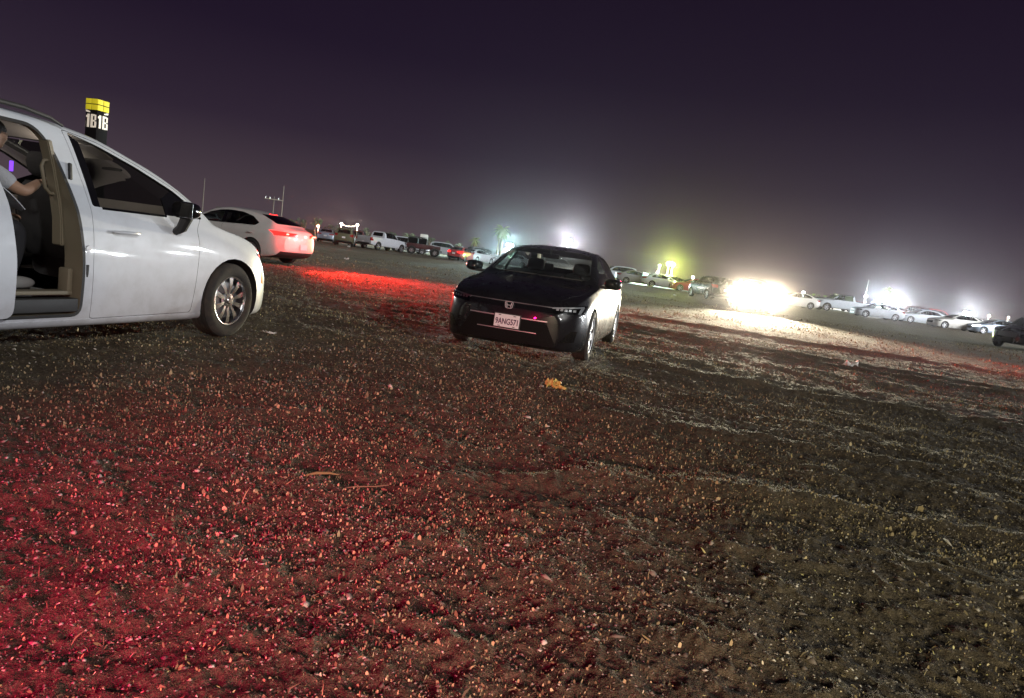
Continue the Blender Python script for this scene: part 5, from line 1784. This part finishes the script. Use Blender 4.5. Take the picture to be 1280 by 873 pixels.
row('sedan', 'red', 864, 366, 70, 180, 'red sedan between the yellow lamps and the dark SUV')
row('suv', 'dark', 886, 376, 52, 100, 'black SUV with lights off just left of the glaring headlights', cat='suv')
HL_YAW = math.radians(-103)
hp = ground_at(940, 391)
place_car('suv', 'grey', (hp.x - math.cos(HL_YAW) * 2.2, hp.y - math.sin(HL_YAW) * 2.2, 0), HL_YAW, 'SUV driving at the camera with both headlights glaring', 'suv', None, heads=True)
row('sedan', 'pearl', 990, 385, 68, 180, 'cream sedan just right of the glaring headlights')
row('pickup', 'white', 1050, 391, 71, 180, 'white pickup truck parked side-on in front of the pale green trees', cat='pickup')
row('sedan', 'white', 1094, 398, 66, 180, 'white sedan below the pair of flood lights, nose left')
row('fastback', 'white', 1149, 405, 68, 180, 'white fastback in red glow right of the brightest flood light')
row('sedan', 'pearl', 1192, 412, 63, 180, 'cream white sedan below the rightmost flood light')
row('sedan', 'blue', 1240, 419, 62, 180, 'blue sedan with one headlight lit near the right edge', heads=True)
row('suv', 'maroon', 1132, 402, 78, 180, 'maroon SUV half hidden behind the white fastback', cat='suv')
row('sedan', 'grey', 1016, 384, 84, 180, 'grey sedan half hidden behind the cream sedan and the right white pickup')
row('sedan', 'red', 1072, 391, 84, 0, 'red sedan half hidden between the right white pickup and the white sedan')
row('sedan', 'silver', 1216, 409, 80, 0, 'silver sedan half hidden behind the cream white sedan at right')
row('suv', 'red', 1170, 403, 82, 0, 'red SUV half hidden behind the white fastback and cream white sedan', cat='suv')
row('sedan', 'dark', 845, 361, 84, 0, 'dark sedan half hidden behind the white and the red sedan near the yellow lamps')
row('suv', 'white', 560, 318, 86, 0, 'white SUV half hidden behind the dark off-road truck', cat='suv')
row('suv', 'dark', 1290, 437, 35, 205, 'black SUV cut off by the right edge of the picture', cat='suv', group=None)
row('sedan', 'white', 262, 280, 62, 110, 'white car roof showing above the minivan bonnet')
drop_prototypes()

# lot marker and lamps
build_marker(at(121, 150, 45))
TEAL, COOL, WARM, YEL = (.62, .95, .92), (.93, .97, 1.0), (1, .86, .66), (.86, 1, .16)
K = 1.5
light_tower(at(711, 302, 120), 120, COOL, 52000 * K, 'tall flood light tower shining above the dark sedan roof')
light_tower(at(637, 308, 108), 108, TEAL, 46000 * K, 'teal flood light tower beside the palm trees', 2)
light_tower(at(1117, 378, 104), 104, COOL, 60000 * K, 'brightest flood light tower of the right row')
light_tower(at(1097, 378, 116), 116, TEAL, 14000 * K, 'smaller flood light tower just left of the brightest one', 2)
light_tower(at(1209, 393, 98), 98, COOL, 40000 * K, 'flood light tower above the rightmost cream sedan')
G_S = 'small lamps far beyond the lot'
lamp_post(at(836, 330, 104), YEL, 'taller yellow lamp on a pale post right of the dark sedan', 20000 * K, .34, 60)
lamp_post(at(841, 331, 105), YEL, 'yellow lamp on the second pale post of the pair', 9000 * K, .30, 60)
lamp_post(at(866, 347, 120), WARM, 'small warm lamp just above the glaring headlights', 1200 * K, .2, 50)
lamp_post(at(1004, 366, 110), COOL, 'small white lamp left of the pale green trees', 2200 * K, .2, 50)
lamp_post(at(1082, 370.5, 112), COOL, 'small white lamp on the thin tall pole', 2400 * K, .2, 50)
lamp_post(at(1236, 395, 125), WARM, 'small warm lamp right of the rightmost flood light', 900 * K, .17, 40)
lamp_post(at(1260, 397, 125), WARM, 'small warm lamp nearest the right edge', 800 * K, .15, 40)
lamp_post(at(824.5, 332, 118), COOL, 'small white lamp left of the yellow lamps', 800 * K, .15, 40)
lamp_post(at(822, 340, 118), WARM, 'small low lamp below the small white one', 500 * K, .13, 40)
lamp_post(at(806, 345, 84), TEAL, 'low teal lamp in place of a car headlight above the silver sedan', 9000 * K, .3, 60)  # a car headlight, built as a lamp on a post
lamp_post(at(427, 280, 110), WARM, 'left small lamp of the pair above the olive SUV', 1300 * K, .17, 50)
lamp_post(at(447, 281.5, 110), WARM, 'right small lamp of the pair above the olive SUV', 1300 * K, .17, 50)
lamp_post(at(398, 283, 110), (1, .25, .12), 'small red lamp behind the white fastback tail', 1500 * K, .2, 40)
# string of bulbs between the pair
b0, b1 = at(427, 280, 110), at(447, 281.5, 110)
st = empty('light_string', tuple(b0))
tag(st, 'string of tiny bulbs hung between two lamps above the olive SUV', 'string lights')
pts = [(b1 - b0) * (k / 12) + Vector((0, 0, -.25 * math.sin(PI * k / 12))) for k in range(13)]
add_tube_obj('cable', pts, .015, M_BLACK, st, 5)
s_ = bmesh.new(); bmesh.ops.create_icosphere(s_, subdivisions=1, radius=.055)
bulb = finish(s_); bulb.materials.append(emis('bulb_glow', WARM, 12))
for q in pts[1:-1]:
    link('bulb', bulb, None, st, q + Vector((0, 0, -.06)))

# vegetation
G_T = 'dark trees along the left horizon'
rng = random.Random(3)
TR = [(196, 258, 9), (214, 262, 8), (240, 262, 10), (268, 264, 7), (279, 258, 9), (292, 268, 8), (305, 262, 10), (322, 270, 8), (338, 268, 7), (352, 273, 8), (366, 271, 9), (380, 272, 11), (396, 272, 9), (412, 279, 9), (424, 281, 8), (440, 284, 9), (458, 284, 8), (474, 288, 8), (492, 290, 7), (512, 291, 7), (538, 296, 7), (556, 300, 7), (572, 303, 8)]
for i, (u, v, rr) in enumerate(TR):
    Y = 128 + rng.uniform(-10, 22)
    p = at(u, v, Y)
    tree(p, p.z, p.z * rng.uniform(.34, .52), 'dark tree in the murky tree line along the horizon', M_LEAFD, G_T, 420, i, .16)
# tree line continuing right behind the cars
G_T2 = 'dark trees behind the right row'
for i, (u, v) in enumerate([(748, 326), (766, 330), (784, 334), (856, 348), (884, 352), (972, 364), (990, 366), (1140, 388), (1164, 390), (1184, 391), (1234, 399), (1252, 400), (1272, 402)]):
    Y = 132 + rng.uniform(-6, 18)
    p = at(u, v, Y)
    tree(p, p.z, max(1.3, p.z * .5), 'dark tree behind the right row of cars', M_LEAFD, G_T2, 380, 60 + i, .14)
for i, (u, v, r) in enumerate([(1027, 368, 1.9), (1044, 365, 1.7)]):
    p = at(u, v, 88)
    tree(p, p.z, r, ('broad' if i == 0 else 'taller') + ' pale green tree lit behind the right white pickup', M_LEAFP, None, 900, 90 + i, .12, .8)
p = at(629, 283, 170)
palm(at(629, 287, 168), at(629, 287, 168).z, 'palm tree with a full crown beside the teal flood light', (0, 0), 4, 'palms by the teal flood light', 2.6)
q = at(624.5, 289, 171); palm(q, q.z, 'slightly shorter palm on the left of the pair', (.3, 0), 9, 'palms by the teal flood light', 2.2)
q = at(594, 300, 150); palm(q, q.z, 'small dim palm left of the teal flood light', (0, 0), 12, None, 1.6)
q = at(1111, 363, 150); palm(q, q.z, 'distant palm above the brightest flood light', (0, 0), 14, None, 1.8)
for (u, v, Y, h, arm, lab) in ((355, 233, 120, 0, .0, 'tall thin pole above the fastback tail light'), (343, 246, 125, 0, 1.6, 'utility pole with crossarm above the fastback'), (256, 223, 120, 0, 0, 'thin pole left of the fastback above the minivan bonnet'), (1086, 350, 118, 0, 0, 'thin dark pole above the right white pickup')):
    q = at(u, v, Y); utility_pole(q, q.z, lab, arm)
# white square board standing behind the off-road truck
q = at(530, 298, 88)
bd = empty('notice_board', (q.x, q.y, 0), .1); tag(bd, 'square white board on posts behind the dark off-road truck', 'sign')
bm = bmesh.new(); add_box(bm, (0, 0, q.z), (.95, .06, .95), bev=.01); link('board', finish(bm), M_PEARL, bd)
bm = bmesh.new()
for x in (-.4, .4): add_box(bm, (x, .06, q.z / 2), (.08, .06, q.z + .9))
link('posts', finish(bm), M_GALLOY, bd)

# rubbish on the ground
M_WRAP = mat('tan_wrapper', (.60, .47, .14), .6, vary=.2)
M_PAPER = mat('white_paper', (.78, .77, .74), .8)
def gp(u, v):
    q = ground_at(u, v); return Vector((q.x, q.y, float(ground_z(np.array([q.x]), np.array([q.y]))[0])))
crumple('crumpled_wrapper', gp(690, 486), (.12, .10, .085), M_WRAP, 'crumpled tan paper wrapper on the dirt before the dark sedan', 'litter', 3, 9, rz=.4)
crumple('torn_wrapper', gp(700, 488), (.10, .055, .04), M_WRAP, 'smaller torn scrap beside the crumpled tan wrapper', 'litter', 8, 8, rz=-.3)
crumple('paper_scrap', gp(1064, 460), (.26, .14, .12), M_PAPER, 'white paper scrap lying right of the headlight track', 'litter', 5, 8, rz=.2)
crumple('paper_cup', gp(582, 416), (.16, .10, .09), M_PAPER, 'pale crumpled cup under the dark sedan bumper', 'litter', 6, 8, rz=1.0)
crumple('paper_strip', gp(337, 418), (.16, .05, .02), M_PAPER, 'thin pale strip right of the minivan front wheel', 'litter', 7, 6, rz=-.5)
for i, (u, v, s) in enumerate([(925, 373.5, .30), (843, 370, .22), (436, 309, .22), (433, 325, .2)]):
    crumple('paper_scrap', gp(u, v), (s, s * .5, .10), M_PAPER, ['flat pale scrap left of the glaring headlights', 'pale scrap on the ground before the red sedan', 'pale scrap in front of the olive SUV', 'small pale scrap nearer than the olive SUV'][i], 'litter', 20 + i, 7)
# a stick and a bit of broken branch beside the hole in the foreground
q = gp(455, 607)
bm = bmesh.new(); add_tube(bm, [(-.11, -.055, .010), (-.03, -.012, .016), (.05, .03, .014), (.11, .058, .02)], [.003, .004, .0035, .002], 6)
tag(link('dry_stick', finish(bm, 60), mat('stick_wood', (.17, .14, .08), .8, vary=.3), None, tuple(q)), 'thin dry stick right of the dark hollow in the foreground', 'stick')
q = gp(400, 597)
bm = bmesh.new(); add_tube(bm, [(-.06, -.03, .006), (-.02, .0, .014), (.04, .025, .014), (.08, .04, .006)], [.005, .008, .006, .003], 7)
tag(link('broken_branch', finish(bm, 60), mat('branch_wood', (.15, .15, .06), .85, vary=.4), None, tuple(q)), 'stubby yellowed branch piece left of the dark hollow', 'stick')

# ----------------------------------------------------------------------------
# sky, lamps, air
# ----------------------------------------------------------------------------
w = bpy.data.worlds.new('World'); scene.world = w; w.use_nodes = True
nt = w.node_tree; bg = nt.nodes['Background']
tc = nt.nodes.new('ShaderNodeTexCoord'); sx = nt.nodes.new('ShaderNodeSeparateXYZ'); rp = nt.nodes.new('ShaderNodeValToRGB')
nt.links.new(tc.outputs['Generated'], sx.inputs[0]); nt.links.new(sx.outputs['Z'], rp.inputs[0])
e = rp.color_ramp.elements
SKY = [(0.0, (.084, .060, .070)), (.05, (.062, .044, .057)), (.13, (.029, .0185, .034)), (.24, (.0145, .0082, .021)), (.40, (.0092, .0047, .0145)), (1.0, (.009, .0045, .013))]
SKY_ = [(0.0, (.080, .054, .064)), (.05, (.060, .041, .053)), (.13, (.031, .020, .036)), (.24, (.015, .009, .022)), (.40, (.010, .0055, .017)), (1.0, (.010, .005, .016))]
e[0].position, e[0].color = SKY[0][0], (*SKY[0][1], 1); e[1].position, e[1].color = SKY[-1][0], (*SKY[-1][1], 1)
for p_, c_ in SKY[1:-1]:
    k_ = e.new(p_); k_.color = (*c_, 1)
nt.links.new(rp.outputs[0], bg.inputs[0]); bg.inputs[1].default_value = .88

def sun(strength, el, az, col, ang):
    l = bpy.data.lights.new('lot_flood_light', 'SUN'); l.energy = strength; l.color = col; l.angle = math.radians(ang)
    o = bpy.data.objects.new('lot_flood_light', l); COL.objects.link(o)
    d = Vector((math.sin(math.radians(az)) * math.cos(math.radians(el)), math.cos(math.radians(az)) * math.cos(math.radians(el)), math.sin(math.radians(el))))
    o.rotation_euler = d.to_track_quat('Z', 'Y').to_euler()
def spot(name, loc, target, watts, col, ang, blend=.6, r=.06):
    l = bpy.data.lights.new(name, 'SPOT'); l.energy = watts; l.color = col; l.spot_size = math.radians(ang); l.spot_blend = blend; l.shadow_soft_size = r
    o = bpy.data.objects.new(name, l); COL.objects.link(o); o.location = loc
    o.rotation_euler = (Vector(target) - Vector(loc)).to_track_quat('-Z', 'Y').to_euler()
    return o
sun(1.22, 22, 134, (1, .985, .95), 3.0)
# headlights of the oncoming SUV
fw = Vector((math.cos(HL_YAW), math.sin(HL_YAW), 0)); lt = Vector((-fw.y, fw.x, 0))
for s in (1, -1):
    q = Vector((hp.x, hp.y, .83)) + lt * .70 * s + fw * .12
    spot('headlamp', q, q + fw * 30 + Vector((0, 0, .35)), 30000, (1, .87, .62), 52, 1.0, .09)
# brake lights of the white fastback
cf = Vector((math.cos(cy), math.sin(cy), 0)); cn = Vector((-cf.y, cf.x, 0))
for s in (1, -1):
    bm = bmesh.new(); add_box(bm, (-3.74 + .045, s * .56, .875), (.05, .20, .035), rot=('Z', s * .42), bev=.01); link('tail_lamp_core', finish(bm), M_REDCORE, coupe)
    q = rear + cn * .66 * s - cf * .12; q.z = .97
    spot('brake_lamp', q, q - cf * 12 + cn * 1.2 + Vector((0, 0, -.8)), 5200, (1, .02, .012), 96, .7, .10)
    l = bpy.data.lights.new('brake_lamp', 'POINT'); l.energy = 110; l.color = (1, .02, .015); l.shadow_soft_size = .08  # extra point lamp added behind the tail to wash it red
    o = bpy.data.objects.new('brake_lamp', l); COL.objects.link(o); o.location = q - cf * .25
# tail lights of cars standing behind the photographer and out of frame to the right
spot('tail_lamp', (-2.6, -1.0, .95), (-1.9, .9, 0), 1500, (1, .006, .12), 58, 1.0, .12)
spot('tail_lamp', (.2, -1.3, .95), (-.3, 1.1, 0), 430, (1, .008, .18), 56, 1.0, .12)
for x_ in (.1, 1.3):  # unseen lamps added to rake warm light over the foreground
    spot('added_warm_lamp', (x_, -2.4, .82), (x_ * .3 + 1.2, 5.5, 0), 520, (1, .86, .58), 76, 1.0, .06)
spot('tail_lamp', (17.5, 14.5, .95), (6, 24, 0), 4500, (1, .04, .03), 84, 1.0, .12)
# unseen lamps added further right for highlights on the minivan door
for (az, D, z, W) in ((44, 95, 4.5, 9000), (48, 80, 1.0, 3000), (51, 80, 2.6, 6000), (55, 85, 5.0, 9000), (58, 70, .9, 2500), (60, 78, 1.8, 4000), (64, 90, 4.0, 8000), (71, 70, 3.0, 5000)):
    l = bpy.data.lights.new('flood_lamp', 'POINT'); l.color = COOL; l.energy = W; l.shadow_soft_size = .3
    o = bpy.data.objects.new('flood_lamp', l); COL.objects.link(o); o.location = (D * math.sin(math.radians(az)), D * math.cos(math.radians(az)), z)
# unseen high lamps added left and right to brighten the far rows
for (x, y, z, W, c) in ((60, 46, 9, 34000, COOL), (-64, 62, 9, 30000, (1, .97, .92))):
    l = bpy.data.lights.new('row_fill_lamp', 'POINT'); l.color = c; l.energy = W; l.shadow_soft_size = .3
    o = bpy.data.objects.new('row_fill_lamp', l); COL.objects.link(o); o.location = (x, y, z)
# cabin lamp of the minivan
c_, s_ = math.cos(VAN_YAW), math.sin(VAN_YAW)
lx, ly = -2.25, -.10
l = bpy.data.lights.new('cabin_lamp', 'POINT'); l.energy = 5; l.color = (1, .93, .86); l.shadow_soft_size = .05
o = bpy.data.objects.new('cabin_lamp', l); COL.objects.link(o); o.location = (VAN_LOC[0] + c_ * lx - s_ * ly, VAN_LOC[1] + s_ * lx + c_ * ly, 1.60)

l = bpy.data.lights.new('cabin_lamp', 'POINT'); l.energy = 3.0; l.color = (1, .86, .70); l.shadow_soft_size = .05  # second point lamp, added to lighten the front cabin
o = bpy.data.objects.new('cabin_lamp', l); COL.objects.link(o); lx, ly = -1.15, 0
o.location = (VAN_LOC[0] + c_ * lx - s_ * ly, VAN_LOC[1] + s_ * lx + c_ * ly, 1.48)

# the dusty night air
HAZE = .00010
bm = bmesh.new(); bmesh.ops.create_cube(bm, size=1)
for v in bm.verts: v.co = Vector((v.co.x * 2100, v.co.y * 2100, 30 if v.co.z > 0 else -1.5))
hz = bpy.data.meshes.new('haze'); bm.to_mesh(hz); bm.free()
hm = bpy.data.materials.new('haze_air'); hm.use_nodes = True
nt = hm.node_tree; nt.nodes.clear()
out = nt.nodes.new('ShaderNodeOutputMaterial'); pv = nt.nodes.new('ShaderNodeVolumePrincipled')
pv.inputs['Color'].default_value = (.90, .86, .92, 1); pv.inputs['Density'].default_value = HAZE; pv.inputs['Anisotropy'].default_value = .955
nt.links.new(pv.outputs[0], out.inputs['Volume'])
tag(link('haze', hz, hm), kind='stuff')

me = ellipsoid((0, 0, 0), (1, 1, 1), None, 32, 20)  # added cloud that scatters the oncoming headlights into a glare
dm = bpy.data.materials.new('glare_volume'); dm.use_nodes = True
nt = dm.node_tree; nt.nodes.clear()
out = nt.nodes.new('ShaderNodeOutputMaterial'); pv = nt.nodes.new('ShaderNodeVolumePrincipled')
pv.inputs['Color'].default_value = (.93, .88, .80, 1); pv.inputs['Anisotropy'].default_value = .55
tcd = nt.nodes.new('ShaderNodeTexCoord'); ln = nt.nodes.new('ShaderNodeVectorMath'); ln.operation = 'LENGTH'
nt.links.new(tcd.outputs['Object'], ln.inputs[0])
mr = nt.nodes.new('ShaderNodeMapRange'); mr.interpolation_type = 'SMOOTHERSTEP'
mr.inputs[1].default_value = .15; mr.inputs[2].default_value = .98; mr.inputs[3].default_value = .0065; mr.inputs[4].default_value = 0
nt.links.new(ln.outputs['Value'], mr.inputs[0]); nt.links.new(mr.outputs[0], pv.inputs['Density'])
nt.links.new(pv.outputs[0], out.inputs['Volume'])
du = link('glare_cloud', me, dm); du.location = (hp.x + fw.x * 1.5, hp.y + fw.y * 1.5, .9); du.scale = (4.2, 4.6, 1.8)
tag(du, kind='stuff')

scene.render.engine = 'CYCLES'
scene.cycles.use_denoising = True
scene.cycles.max_bounces = 8
scene.cycles.transparent_max_bounces = 24
scene.cycles.volume_bounces = 0
scene.cycles.sample_clamp_indirect = 6
scene.cycles.use_light_tree = True
scene.view_settings.view_transform = 'Standard'
scene.view_settings.look = 'None'
scene.view_settings.exposure = 0.15
scene.view_settings.gamma = 1.0
